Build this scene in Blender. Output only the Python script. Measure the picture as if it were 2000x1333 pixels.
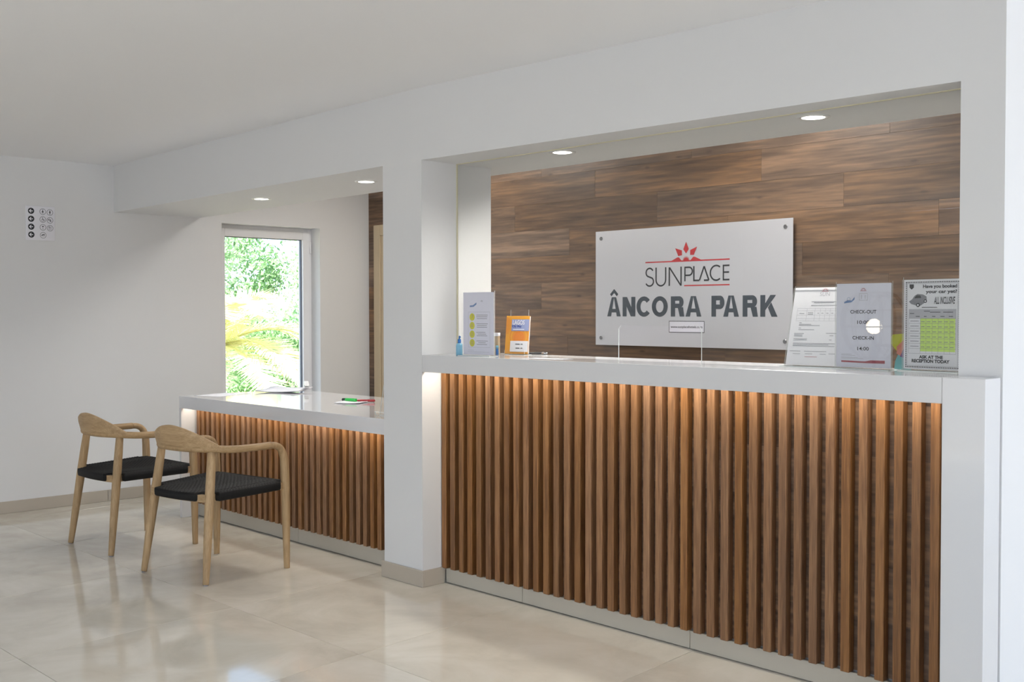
import bpy, bmesh, math, random
from mathutils import Vector, Matrix
random.seed(7)
scene = bpy.context.scene
COL = scene.collection
for o in list(bpy.data.objects): bpy.data.objects.remove(o)

# ------------------------------------------------------------------ camera
H = 1.32
YAW, PITCH, ROLL, FPX = 0.808625, 0.026522, -0.001644, 2142.965
fw = Vector((-math.sin(YAW)*math.cos(PITCH), math.cos(YAW)*math.cos(PITCH), -math.sin(PITCH)))
r0 = Vector((math.cos(YAW), math.sin(YAW), 0)); u0 = r0.cross(fw)
rr = r0*math.cos(ROLL)+u0*math.sin(ROLL); uu = -r0*math.sin(ROLL)+u0*math.cos(ROLL)
cd = bpy.data.cameras.new('camera'); cam = bpy.data.objects.new('camera', cd); COL.objects.link(cam)
cd.sensor_width = 36; cd.sensor_fit = 'HORIZONTAL'; cd.lens = FPX/2000*36; cd.clip_start = 0.05
m3 = Matrix((rr, uu, -fw)).transposed()
cam.matrix_world = Matrix.Translation((0, 0, H)) @ m3.to_4x4()
scene.camera = cam
# ------------------------------------------------------------------ sky, sun, daylight through the lobby glazing, exposure
W = bpy.data.worlds.new('world'); scene.world = W; W.use_nodes = True
nt = W.node_tree; bg = nt.nodes['Background']
sky = nt.nodes.new('ShaderNodeTexSky'); sky.sky_type = 'HOSEK_WILKIE'; sky.turbidity = 6.5; sky.ground_albedo = 0.4
sky.sun_direction = Vector((0.15, -0.42, 0.85)).normalized()
nt.links.new(sky.outputs[0], bg.inputs[0]); bg.inputs[1].default_value = 14.0
sl = bpy.data.lights.new('sun', 'SUN'); sl.energy = 38.0; sl.angle = 0.009; sl.color = (1, .98, .95)
so = bpy.data.objects.new('sun', sl); COL.objects.link(so)
so.rotation_euler = Vector((0.15, -0.42, 0.85)).to_track_quat('Z', 'Y').to_euler()
def area(name, loc, direction, sx, sy, power, color):
    l = bpy.data.lights.new(name, 'AREA'); l.shape = 'RECTANGLE'; l.size = sx; l.size_y = sy; l.energy = power; l.color = color
    o = bpy.data.objects.new(name, l); COL.objects.link(o); o.location = loc
    o.rotation_euler = Vector(direction).to_track_quat('-Z', 'Y').to_euler(); return o
area('daylight_entrance_glazing', (3.55, 3.5, 1.25), (-1, 0, 0), 4.8, 2.2, 100, (.97, .98, 1))
area('daylight_lobby_glazing', (-2.2, -3.75, 1.25), (0, 1, 0), 5.2, 2.2, 22, (.95, .97, 1))
for nm, loc, d, sx, sy in (('sky_portal_office', (-7.73, 4.573, 1.06), (1, 0, 0), .87, 1.87), ('sky_portal_entrance', (3.70, 3.5, 1.19), (-1, 0, 0), 5.0, 2.36), ('sky_portal_lobby', (-2.2, -3.95, 1.18), (0, 1, 0), 5.4, 2.34)):
    area(nm, loc, d, sx, sy, 1, (1, 1, 1)).data.cycles.is_portal = True
vs = scene.view_settings; vs.view_transform = 'Standard'; vs.look = 'None'; vs.exposure = -0.27; vs.gamma = 1.0
vs.use_curve_mapping = False
scene.cycles.use_denoising = True
scene.cycles.max_bounces = 8; scene.cycles.diffuse_bounces = 5; scene.cycles.transparent_max_bounces = 16
scene.cycles.caustics_reflective = False; scene.cycles.caustics_refractive = False
scene.cycles.sample_clamp_indirect = 6.0

# ------------------------------------------------------------------ materials
MATS = {}
def s2l(c):
    return tuple(((x/12.92) if x <= .04045 else ((x+.055)/1.055)**2.4) for x in c)
def mat(name, col, rough=.5, spec=.5, metal=0, bump=0, bscale=60, vary=0, coat=0, emit=0):
    m = bpy.data.materials.new(name); m.use_nodes = True; t = m.node_tree; b = t.nodes['Principled BSDF']
    c = s2l(col)+(1,)
    b.inputs['Base Color'].default_value = c; b.inputs['Roughness'].default_value = rough
    b.inputs['Metallic'].default_value = metal; b.inputs['Specular IOR Level'].default_value = spec
    b.inputs['Coat Weight'].default_value = coat; b.inputs['Coat Roughness'].default_value = .05
    tc = t.nodes.new('ShaderNodeTexCoord')
    if bump:
        n = t.nodes.new('ShaderNodeTexNoise'); n.inputs['Scale'].default_value = bscale; n.inputs['Detail'].default_value = 3
        bp = t.nodes.new('ShaderNodeBump'); bp.inputs['Strength'].default_value = bump; bp.inputs['Distance'].default_value = .004
        t.links.new(tc.outputs['Object'], n.inputs['Vector']); t.links.new(n.outputs[0], bp.inputs['Height']); t.links.new(bp.outputs[0], b.inputs['Normal'])
    if vary:
        n2 = t.nodes.new('ShaderNodeTexNoise'); n2.inputs['Scale'].default_value = 2.2; n2.inputs['Detail'].default_value = 4
        mx = t.nodes.new('ShaderNodeMix'); mx.data_type = 'RGBA'
        mx.inputs[6].default_value = tuple(x*(1-vary) for x in c[:3])+(1,); mx.inputs[7].default_value = tuple(min(1, x*(1+vary)) for x in c[:3])+(1,)
        t.links.new(tc.outputs['Object'], n2.inputs['Vector']); t.links.new(n2.outputs[0], mx.inputs[0]); t.links.new(mx.outputs[2], b.inputs['Base Color'])
    if emit:
        b.inputs['Emission Color'].default_value = c; b.inputs['Emission Strength'].default_value = emit
    MATS[name] = m; return m
def wood(name, cols, axis, scale=1.0, rough=.45, stretch=14, rnd=.5, bump=.15, spec=.4, knots=0):
    """grain runs along `axis`; the tone of each piece comes from the object's random number"""
    m = bpy.data.materials.new(name); m.use_nodes = True; t = m.node_tree; L = t.links; b = t.nodes['Principled BSDF']
    b.inputs['Roughness'].default_value = rough; b.inputs['Specular IOR Level'].default_value = spec
    tc = t.nodes.new('ShaderNodeTexCoord'); oi = t.nodes.new('ShaderNodeObjectInfo')
    off = t.nodes.new('ShaderNodeMath'); off.operation = 'MULTIPLY'; off.inputs[1].default_value = 37.0; L.new(oi.outputs['Random'], off.inputs[0])
    ad = t.nodes.new('ShaderNodeVectorMath'); ad.operation = 'ADD'; L.new(tc.outputs['Object'], ad.inputs[0]); L.new(off.outputs[0], ad.inputs[1])
    mp = t.nodes.new('ShaderNodeMapping'); sc = [stretch*scale]*3; sc[axis] = scale; mp.inputs['Scale'].default_value = sc; L.new(ad.outputs[0], mp.inputs['Vector'])
    n1 = t.nodes.new('ShaderNodeTexNoise'); n1.inputs['Scale'].default_value = 1.0; n1.inputs['Detail'].default_value = 6; n1.inputs['Roughness'].default_value = .62
    n1.inputs['Distortion'].default_value = .9; L.new(mp.outputs[0], n1.inputs['Vector'])
    n2 = t.nodes.new('ShaderNodeTexNoise'); n2.inputs['Scale'].default_value = 6.5; n2.inputs['Detail'].default_value = 5; L.new(mp.outputs[0], n2.inputs['Vector'])
    mm = t.nodes.new('ShaderNodeMath'); mm.operation = 'MULTIPLY_ADD'; mm.inputs[1].default_value = .46; L.new(n2.outputs[0], mm.inputs[0])
    m2 = t.nodes.new('ShaderNodeMath'); m2.operation = 'MULTIPLY'; m2.inputs[1].default_value = .62; L.new(n1.outputs[0], m2.inputs[0]); L.new(m2.outputs[0], mm.inputs[2])
    r = t.nodes.new('ShaderNodeValToRGB'); e = r.color_ramp.elements
    e[0].position = .30; e[0].color = s2l(cols[0])+(1,); e[1].position = .74; e[1].color = s2l(cols[2])+(1,)
    x = e.new(.52); x.color = s2l(cols[1])+(1,)
    L.new(mm.outputs[0], r.inputs[0])
    hv = t.nodes.new('ShaderNodeHueSaturation'); 
    ma = t.nodes.new('ShaderNodeMapRange'); ma.inputs[3].default_value = 1-rnd*.55; ma.inputs[4].default_value = 1+rnd*.55; L.new(oi.outputs['Random'], ma.inputs[0])
    wn = t.nodes.new('ShaderNodeTexWhiteNoise'); wn.noise_dimensions = '1D'; L.new(off.outputs[0], wn.inputs['W'])
    mb = t.nodes.new('ShaderNodeMapRange'); mb.inputs[3].default_value = 1-rnd*.5; mb.inputs[4].default_value = 1+rnd*.2; L.new(wn.outputs[0], mb.inputs[0])
    L.new(r.outputs[0], hv.inputs['Color']); L.new(ma.outputs[0], hv.inputs['Value']); L.new(mb.outputs[0], hv.inputs['Saturation'])
    out = hv.outputs[0]
    if knots:
        sp_ = t.nodes.new('ShaderNodeSeparateXYZ'); L.new(ad.outputs[0], sp_.inputs[0]); cb_ = t.nodes.new('ShaderNodeCombineXYZ')
        for a_, b_, k_ in ((0, 0, 1.7), (2, 1, 4.6)):
            ml = t.nodes.new('ShaderNodeMath'); ml.operation = 'MULTIPLY'; ml.inputs[1].default_value = k_; L.new(sp_.outputs[a_], ml.inputs[0]); L.new(ml.outputs[0], cb_.inputs[b_])
        vo = t.nodes.new('ShaderNodeTexVoronoi'); vo.voronoi_dimensions = '2D'; vo.inputs['Scale'].default_value = 1.0; L.new(cb_.outputs[0], vo.inputs['Vector'])
        kr = t.nodes.new('ShaderNodeMapRange'); kr.inputs[1].default_value = .012; kr.inputs[2].default_value = .055; kr.inputs[3].default_value = knots; kr.inputs[4].default_value = 0; L.new(vo.outputs['Distance'], kr.inputs[0])
        km = t.nodes.new('ShaderNodeMix'); km.data_type = 'RGBA'; L.new(kr.outputs[0], km.inputs[0]); L.new(out, km.inputs[6]); km.inputs[7].default_value = s2l((.22, .17, .14))+(1,); out = km.outputs[2]
    L.new(out, b.inputs['Base Color'])
    bp = t.nodes.new('ShaderNodeBump'); bp.inputs['Strength'].default_value = bump; bp.inputs['Distance'].default_value = .002; L.new(mm.outputs[0], bp.inputs['Height']); L.new(bp.outputs[0], b.inputs['Normal'])
    MATS[name] = m; return m
def clear(name, tint=(1, 1, 1), ior=1.45, gain=1.0):
    m = bpy.data.materials.new(name); m.use_nodes = True; t = m.node_tree; t.nodes.remove(t.nodes['Principled BSDF'])
    tr = t.nodes.new('ShaderNodeBsdfTransparent'); tr.inputs[0].default_value = tint+(1,)
    g = t.nodes.new('ShaderNodeBsdfGlossy'); g.inputs['Roughness'].default_value = .01
    f = t.nodes.new('ShaderNodeLayerWeight'); f.inputs[0].default_value = .5
    p5 = t.nodes.new('ShaderNodeMath'); p5.operation = 'POWER'; p5.inputs[1].default_value = 5; t.links.new(f.outputs['Facing'], p5.inputs[0])
    r0_ = ((ior-1)/(ior+1))**2
    k = t.nodes.new('ShaderNodeMath'); k.operation = 'MULTIPLY_ADD'; k.inputs[1].default_value = gain*(1-r0_); k.inputs[2].default_value = gain*r0_; t.links.new(p5.outputs[0], k.inputs[0])
    mx = t.nodes.new('ShaderNodeMixShader'); t.links.new(k.outputs[0], mx.inputs[0]); t.links.new(tr.outputs[0], mx.inputs[1]); t.links.new(g.outputs[0], mx.inputs[2])
    t.links.new(mx.outputs[0], t.nodes['Material Output'].inputs[0]); MATS[name] = m; return m

mat('wall_paint', (.87, .872, .875), .75, .25, bump=.10, bscale=35)
mat('ceiling_paint', (.95, .95, .955), .85, .2)
mat('solid_surface', (.85, .85, .855), .16, .5, coat=.35)
mat('desk_surface', (.90, .90, .91), .07, .5, coat=.6)
mat('window_pvc', (.93, .93, .94), .3)
mat('gasket', (.33, .36, .42), .5)
mat('skirting', (.70, .665, .615), .35, vary=.07)
mat('kick_tile', (.71, .69, .645), .4, vary=.06)
mat('grout', (.76, .73, .68), .8)
mat('silicone', (.82, .80, .69), .5)
mat('cord', (.045, .046, .050), .55, .3, bump=.6, bscale=420)
mat('steel', (.62, .62, .63), .28, metal=1)
mat('chrome', (.85, .86, .88), .12, metal=1)
mat('white_plastic', (.9, .9, .9), .35)
mat('black_plastic', (.06, .06, .065), .35)
mat('lamp_lens', (1, .98, .94), .4, emit=14)
mat('led', (1, .92, .8), .4, emit=3)
mat('bulb', (1, .93, .82), .4, emit=22)
mat('paper', (.93, .93, .95), .6, .25)
mat('paper_cool', (.90, .90, .95), .55, .3)
mat('ink', (.20, .21, .23), .6, .2)
mat('ink_grey', (.55, .55, .58), .6, .2)
mat('ink_light', (.74, .74, .77), .6, .2)
mat('sign_grey', (.27, .30, .335), .5, .3)
mat('sign_dark', (.19, .195, .21), .5, .3)
mat('sign_red', (.74, .20, .22), .5, .3)
mat('mute_red', (.66, .35, .38), .5, .3)
mat('mute_blue', (.45, .55, .72), .5, .3)
mat('highlight_green', (.80, .92, .48), .6, .2)
mat('icon_yellow', (.84, .83, .30), .6, .2)
mat('map_orange', (.91, .64, .20), .4, .3)
mat('map_orange_deep', (.88, .52, .18), .4, .3)
mat('map_blue', (.60, .64, .80), .4, .3)
mat('map_navy', (.20, .30, .62), .4, .3)
mat('bottle_blue', (.50, .72, .83), .2)
mat('cap_blue', (.16, .42, .70), .3)
mat('card_tan', (.72, .64, .52), .5)
mat('leaf_lime', (.74, .77, .25), .5)
mat('leaf_teal', (.42, .70, .72), .5)
mat('leaf_coral', (.80, .52, .45), .5)
mat('leaf_purple', (.38, .24, .48), .5)
mat('pen_green', (.22, .74, .34), .3)
mat('pen_dark', (.08, .20, .16), .4)
mat('pen_red', (.62, .12, .16), .3)
mat('acrylic_edge', (.90, .93, .93), .25)
mat('door_wood', (.74, .67, .56), .45, vary=.10)
mat('ground', (.52, .50, .42), .9, vary=.2)
mat('bark', (.42, .34, .26), .9, bump=.6, bscale=20); mat('palm_rachis', (.80, .78, .55), .5)
def leaf(name, col, vary):
    m = mat(name, col, .5, .3, vary=vary); t = m.node_tree; b = t.nodes['Principled BSDF']; src = b.inputs['Base Color'].links[0].from_socket
    tl_ = t.nodes.new('ShaderNodeBsdfTranslucent'); t.links.new(src, tl_.inputs[0]); mx = t.nodes.new('ShaderNodeMixShader'); mx.inputs[0].default_value = .45
    t.links.new(b.outputs[0], mx.inputs[1]); t.links.new(tl_.outputs[0], mx.inputs[2]); t.links.new(mx.outputs[0], t.nodes['Material Output'].inputs[0])
leaf('palm_leaf_glare', (.90, .90, .74), .10); leaf('leaf_green', (.52, .66, .46), .3); leaf('leaf_green_glare', (.70, .80, .64), .25)  # palm and paler green carry the garden's glare and overexposure in their colour
clear('acrylic', gain=.8); clear('screen_glass', (.985, .99, .985), 1.45, 1.0); clear('window_glass', (.97, .985, .98), 1.45, .8)
wood('slat_wood', ((.30, .19, .11), (.49, .34, .205), (.615, .45, .29)), 2, scale=1.6, stretch=26, rnd=.26, rough=.42)
wood('walnut', ((.21, .165, .14), (.415, .325, .255), (.61, .47, .345)), 0, scale=.62, stretch=14, rnd=.34, rough=.38, knots=.6)
wood('teak', ((.52, .415, .29), (.64, .53, .385), (.73, .625, .48)), 2, scale=2.2, stretch=16, rnd=.08, rough=.55)
wood('teak_along', ((.52, .415, .29), (.64, .53, .385), (.73, .625, .48)), 1, scale=2.2, stretch=16, rnd=.08, rough=.55)
wood('teak_across', ((.52, .415, .29), (.64, .53, .385), (.73, .625, .48)), 0, scale=2.2, stretch=16, rnd=.08, rough=.55)
def floor_mat():
    m = mat('floor_tile', (.69, .645, .59), .14, .38); t = m.node_tree; L = t.links; b = t.nodes['Principled BSDF']
    tc = t.nodes.new('ShaderNodeTexCoord'); oi = t.nodes.new('ShaderNodeObjectInfo')
    sc = t.nodes.new('ShaderNodeMath'); sc.operation = 'MULTIPLY'; sc.inputs[1].default_value = 31; L.new(oi.outputs['Random'], sc.inputs[0])
    ad = t.nodes.new('ShaderNodeVectorMath'); ad.operation = 'ADD'; L.new(tc.outputs['Object'], ad.inputs[0]); L.new(sc.outputs[0], ad.inputs[1])
    n = t.nodes.new('ShaderNodeTexNoise'); n.inputs['Scale'].default_value = 2.6; n.inputs['Detail'].default_value = 7; n.inputs['Roughness'].default_value = .6; n.inputs['Distortion'].default_value = .5
    L.new(ad.outputs[0], n.inputs['Vector'])
    r = t.nodes.new('ShaderNodeValToRGB'); e = r.color_ramp.elements
    e[0].position = .3; e[0].color = s2l((.75, .725, .68))+(1,); e[1].position = .72; e[1].color = s2l((.85, .835, .80))+(1,)
    x = e.new(.5); x.color = s2l((.805, .785, .74))+(1,)
    L.new(n.outputs[0], r.inputs[0]); L.new(r.outputs[0], b.inputs['Base Color'])
    n2 = t.nodes.new('ShaderNodeTexNoise'); n2.inputs['Scale'].default_value = 9; n2.inputs['Detail'].default_value = 4; L.new(ad.outputs[0], n2.inputs['Vector'])
    mr = t.nodes.new('ShaderNodeMapRange'); mr.inputs[3].default_value = .03; mr.inputs[4].default_value = .10; L.new(n2.outputs[0], mr.inputs[0]); L.new(mr.outputs[0], b.inputs['Roughness'])
floor_mat()
def sign_metal():
    m = mat('brushed_metal', (.92, .92, .945), .30, metal=.65); t = m.node_tree; L = t.links; b = t.nodes['Principled BSDF']
    tc = t.nodes.new('ShaderNodeTexCoord'); mp = t.nodes.new('ShaderNodeMapping'); mp.inputs['Scale'].default_value = (260, 1, 1.2); L.new(tc.outputs['Object'], mp.inputs['Vector'])
    n = t.nodes.new('ShaderNodeTexNoise'); n.inputs['Scale'].default_value = 1; n.inputs['Detail'].default_value = 2; L.new(mp.outputs[0], n.inputs['Vector'])
    mr = t.nodes.new('ShaderNodeMapRange'); mr.inputs[3].default_value = .26; mr.inputs[4].default_value = .38; L.new(n.outputs[0], mr.inputs[0]); L.new(mr.outputs[0], b.inputs['Roughness'])
    b.inputs['Coat Weight'].default_value = .4
sign_metal()
def weave():
    m = MATS['cord']; t = m.node_tree; b = t.nodes['Principled BSDF']
    b.inputs['Roughness'].default_value = .6
weave()

# ------------------------------------------------------------------ helpers
def B(bm, x0, x1, y0, y1, z0, z1):
    v = [bm.verts.new(p) for p in ((x0,y0,z0),(x1,y0,z0),(x1,y1,z0),(x0,y1,z0),(x0,y0,z1),(x1,y0,z1),(x1,y1,z1),(x0,y1,z1))]
    for f in ((0,3,2,1),(4,5,6,7),(0,1,5,4),(1,2,6,5),(2,3,7,6),(3,0,4,7)): bm.faces.new([v[i] for i in f])
def prism(bm, poly, a0, a1, axis=2):
    """extrude a polygon; axis 2: poly in XY between z=a0..a1; axis 1: poly in XZ between y=a0..a1; axis 0: poly in YZ between x=a0..a1"""
    def P(p, a): return (p[0], p[1], a) if axis == 2 else ((p[0], a, p[1]) if axis == 1 else (a, p[0], p[1]))
    lo = [bm.verts.new(P(p, a0)) for p in poly]; hi = [bm.verts.new(P(p, a1)) for p in poly]
    n = len(poly); bm.faces.new(lo[::-1]); bm.faces.new(hi)
    for i in range(n): bm.faces.new((lo[i], lo[(i+1) % n], hi[(i+1) % n], hi[i]))
def tube(bm, pts, rad, n=12, ref=(0, 1, 0)):
    ph, kk = (math.pi/4, 1.4142) if n == 4 else (0, 1)
    pts = [Vector(p) for p in pts]; k = len(pts)
    if not isinstance(rad, (list, tuple)): rad = [rad]*k
    rad = [r if isinstance(r, (tuple, list)) else (r, r) for r in rad]
    tan = [((pts[min(i+1, k-1)]-pts[max(i-1, 0)]).normalized()) for i in range(k)]
    nrm = Vector(ref); nrm = (nrm - tan[0]*nrm.dot(tan[0])).normalized(); rings = []
    for i in range(k):
        nrm = (nrm - tan[i]*nrm.dot(tan[i])).normalized(); bi = tan[i].cross(nrm)
        rings.append([bm.verts.new(pts[i] + nrm*math.cos(2*math.pi*j/n+ph)*rad[i][0]*kk + bi*math.sin(2*math.pi*j/n+ph)*rad[i][1]*kk) for j in range(n)])
    for i in range(k-1):
        for j in range(n): bm.faces.new((rings[i][j], rings[i][(j+1) % n], rings[i+1][(j+1) % n], rings[i+1][j]))
    bm.faces.new(rings[0][::-1]); bm.faces.new(rings[-1])
def cyl(bm, c, r, h, n=24, axis=2, r2=None):
    a = [0, 0, 0]; a[axis] = 1; p0 = Vector(c); p1 = p0 + Vector(a)*h
    tube(bm, [p0, p1], [r, r if r2 is None else r2], n, (1, 0, 0) if axis != 0 else (0, 1, 0))
def catmull(P, n=6):
    P = [Vector(p) for p in P]; out = []
    for i in range(len(P)-1):
        a, b, c, d = P[max(i-1, 0)], P[i], P[i+1], P[min(i+2, len(P)-1)]
        for k in range(n):
            t = k/n; out.append(.5*((2*b)+(c-a)*t+(2*a-5*b+4*c-d)*t*t+(-a+3*b-3*c+d)*t**3))
    out.append(P[-1]); return out
def mesh_from(bm, mats, smooth=False, recalc=True):
    if recalc: bmesh.ops.recalc_face_normals(bm, faces=bm.faces[:])
    me = bpy.data.meshes.new('mesh'); bm.to_mesh(me); bm.free()
    for m in ([mats] if isinstance(mats, str) else mats): me.materials.append(MATS[m])
    if smooth:
        for p in me.polygons: p.use_smooth = True
    return me
def link(name, me, parent=None, loc=None, rot=None):
    o = bpy.data.objects.new(name, me); COL.objects.link(o)
    if me is not None: me.name = name
    if parent is not None: o.parent = parent
    if loc: o.location = loc
    if rot: o.rotation_euler = rot
    return o
def obj(name, bm, mats, parent=None, smooth=False, bevel=0, seg=2, loc=None, rot=None, recalc=True):
    o = link(name, mesh_from(bm, mats, smooth, recalc), parent, loc, rot)
    if bevel:
        md = o.modifiers.new('bevel', 'BEVEL'); md.width = bevel; md.segments = seg; md.limit_method = 'ANGLE'; md.angle_limit = .6
    return o
def box(name, dims, m, parent=None, bevel=0, loc=None, rot=None, seg=2):
    bm = bmesh.new(); B(bm, *dims); return obj(name, bm, m, parent, bevel=bevel, loc=loc, rot=rot, seg=seg)
def thing(name, label, cat, loc=(0, 0, 0), rot=(0, 0, 0), group=None):
    o = link(name, None, None, loc, rot); o['label'] = label; o['category'] = cat
    if group: o['group'] = group
    return o
def struct(o, label=None):
    o['kind'] = 'structure'
    if label: o['label'] = label
    return o
def smooth_by_angle(o):
    for p in o.data.polygons: p.use_smooth = True
    md = o.modifiers.new('edges', 'EDGE_SPLIT'); md.split_angle = .6; return o
# flat print: polygons laid on a sheet that faces local -Y (x = right, z = up)
class Flat:
    def __init__(s, off=.0006): s.bm = bmesh.new(); s.off = off
    def poly(s, pts):
        s.k = (getattr(s, 'k', 0)+1) % 8; d = s.off+s.k*1.6e-5
        s.bm.faces.new([s.bm.verts.new((x, -d, z)) for x, z in pts])
    def rect(s, x0, z0, x1, z1): s.poly([(x0, z0), (x1, z0), (x1, z1), (x0, z1)])
    def frame(s, x0, z0, x1, z1, w):
        s.rect(x0, z0, x1, z0+w); s.rect(x0, z1-w, x1, z1); s.rect(x0, z0+w, x0+w, z1-w); s.rect(x1-w, z0+w, x1, z1-w)
    def disc(s, x, z, r, n=24, rz=None): s.poly([(x+r*math.cos(2*math.pi*i/n), z+(rz or r)*math.sin(2*math.pi*i/n)) for i in range(n)])
    def ring(s, x, z, r, w, n=28):
        for i in range(n):
            a, b = 2*math.pi*i/n, 2*math.pi*(i+1)/n
            s.poly([(x+q*math.cos(t), z+q*math.sin(t)) for q, t in ((r, a), (r, b), (r-w, b), (r-w, a))])
    def stroke(s, pts, w):
        pts = [Vector(p) for p in pts]; k = len(pts); L = []; R = []
        for i in range(k):
            d1 = (pts[i]-pts[i-1]).normalized() if i else (pts[1]-pts[0]).normalized()
            d2 = (pts[i+1]-pts[i]).normalized() if i < k-1 else d1
            n1 = Vector((-d1.y, d1.x)); n2 = Vector((-d2.y, d2.x)); n = (n1+n2)
            n = n.normalized() if n.length > 1e-6 else n1
            q = w/2/max(.35, n.dot(n1)); L.append(pts[i]+n*q); R.append(pts[i]-n*q)
        for i in range(k-1): s.poly([L[i], L[i+1], R[i+1], R[i]])
    def done(s, name, m, parent):
        bmesh.ops.recalc_face_normals(s.bm, faces=s.bm.faces[:])
        for f in s.bm.faces:
            if f.normal.y > 0: f.normal_flip()
        return obj(name, s.bm, m, parent, recalc=False)
def text(name, s, m, parent, x0, x1, z0, z1, off=.0008, bold=0, shear=0, cap=None):
    """lettering fitted into the box x0..x1, z0..z1 on a sheet facing local -Y"""
    cu = bpy.data.curves.new('t', 'FONT'); cu.body = s; cu.size = 1; cu.offset = bold; cu.shear = shear; cu.resolution_u = 4
    to = bpy.data.objects.new('t', cu); COL.objects.link(to)
    me = bpy.data.meshes.new_from_object(to.evaluated_get(bpy.context.evaluated_depsgraph_get()))
    bpy.data.objects.remove(to); bpy.data.curves.remove(cu)
    xs = [v.co.x for v in me.vertices]; ys = [v.co.y for v in me.vertices]; ax, bx, ay, by = min(xs), max(xs), min(ys), max(ys)
    for v in me.vertices:
        v.co = Vector((x0+(v.co.x-ax)/(bx-ax)*(x1-x0), -off, z0+(v.co.y-ay)/(by-ay)*(z1-z0)))
    me.materials.clear(); me.materials.append(MATS[m]); return link(name, me, parent)

# ------------------------------------------------------------------ key planes (metres)
XL, YP, YW, YB = -7.494, 3.303, 3.415, 5.494
XPL, XPR, XOR, XW = -4.3845, -4.083, -1.533, -1.394
ZO, ZC, YE, YG = 2.043, 2.62, 3.962, 3.53
ZT, ZTB, YS = 1.115, 1.0335, 3.418
ZD, ZDB, YD, YDB, XDL = .7854, .706, 3.310, 4.157, -6.566

# ------------------------------------------------------------------ setting: floor with tiles
floor = box('floor', (XL-.2, 3.75, -4.0, 6.2, -.12, -.004), 'grout'); struct(floor)
P1 = Vector((-4.39, 2.4621)); E1 = Vector((.9465, .009)); E2 = Vector((-.082, .959))
g = .0011
def tile_mesh():
    bm = bmesh.new(); c = [Vector((0, 0)), E1, E1+E2, E2]; ce = (E1+E2)/2
    q = []
    for p in c:
        d = p-ce; q.append(ce+Vector((d.x-math.copysign(g, d.x), d.y-math.copysign(g, d.y)))-ce)
    top = [ (p.x*.9985, p.y*.9985) for p in q]
    lo = [bm.verts.new((p.x, p.y, -.004)) for p in q]; mid = [bm.verts.new((p.x, p.y, -.001)) for p in q]; hi = [bm.verts.new((x, y, 0)) for x, y in top]
    bm.faces.new(hi)
    for a, b in ((lo, mid), (mid, hi)):
        for i in range(4): bm.faces.new((a[i], a[(i+1) % 4], b[(i+1) % 4], b[i]))
    return mesh_from(bm, 'floor_tile')
tm = tile_mesh()
for i in range(-4, 9):
    for j in range(-7, 4):
        c = P1+E1*(i+.5)+E2*(j+.5)
        if XL-.45 < c.x < 3.9 and -4.2 < c.y < 6.3 and not (c.x < XL+.05 and False):
            o = link('floor_tile', tm, floor, (c.x, c.y, 0))

# walls
bm = bmesh.new(); wy0, wy1, wz0, wz1 = 4.136, 5.010, .12, 1.996
B(bm, XL-.22, XL, -4.0, wy0, -.1, ZC); B(bm, XL-.22, XL, wy1, 6.2, -.1, ZC); B(bm, XL-.22, XL, wy0, wy1, -.1, wz0); B(bm, XL-.22, XL, wy0, wy1, wz1, ZC)
struct(obj('wall_left', bm, 'wall_paint'))
bm = bmesh.new()
# lintel over both bays, its underside is the soffit; then the pillar
front = [(XL, YP, 2.022), (XPL, YP, ZO), (XPR, YP, ZO), (XOR, YW, ZO), (XW, YW, ZO)]
lo_f = [bm.verts.new(p) for p in front]; hi_f = [bm.verts.new((p[0], p[1], ZC)) for p in front]
lo_b = [bm.verts.new((p[0], YE, p[2])) for p in front]; hi_b = [bm.verts.new((p[0], YE, ZC)) for p in front]
for i in range(4):
    bm.faces.new((lo_f[i], lo_f[i+1], hi_f[i+1], hi_f[i])); bm.faces.new((lo_b[i], lo_b[i+1], hi_b[i+1], hi_b[i]))
    bm.faces.new((lo_f[i], lo_f[i+1], lo_b[i+1], lo_b[i])); bm.faces.new((hi_f[i], hi_f[i+1], hi_b[i+1], hi_b[i]))
for i in (0, 4): bm.faces.new((lo_f[i], lo_b[i], hi_b[i], hi_f[i]))
struct(obj('wall_front', bm, 'wall_paint'))
bm = bmesh.new(); B(bm, XPL, XPR, YP, 3.752, 0, ZO); struct(obj('wall_pillar', bm, 'wall_paint'), 'white square pillar between the low desk and the tall counter')
bm = bmesh.new(); B(bm, XOR, XW, YW, 6.2, 0, ZO); B(bm, XOR, XW, YE, 6.2, ZO, ZC); struct(obj('wall_right', bm, 'wall_paint'))
bm = bmesh.new(); B(bm, XL, XOR, YB+.012, YB+.2, -.1, ZC); wall_back = struct(obj('wall_back', bm, 'walnut'))
rows = {4: (-5.455, -2.85), 3: (-4.948,), 2: (-5.723,), 1: (-5.184,), 0: (-3.37,), -1: (-5.456,), -2: (-4.70,), -3: (-5.20,), -4: (-4.3,), -5: (-5.0,), -6: (-4.6,)}
PL = 1.304; pm = {}
for k, js in rows.items():
    z0 = 1.524+.186*(k-0); z0 = 1.71+.186*(k-1); z1 = z0+.186 if k < 4 else ZC-.002
    xj = js[0]
    while xj > XL: xj -= PL
    xj = max(xj, XL)
    x = XL+.002; nx = js[0]
    while nx-PL > XL+.05: nx -= PL
    while x < XOR-.01:
        e = min(nx, XOR-.002); bm = bmesh.new(); h = (z1-z0)/2-.0003; w = (e-x)/2-.0003
        B(bm, -w, w, 0, .0118, -h, h)
        obj('plank', bm, 'walnut', wall_back, bevel=.0006, seg=1, loc=((x+e)/2, YB, (z0+z1)/2))
        x = e; nx += PL
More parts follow.
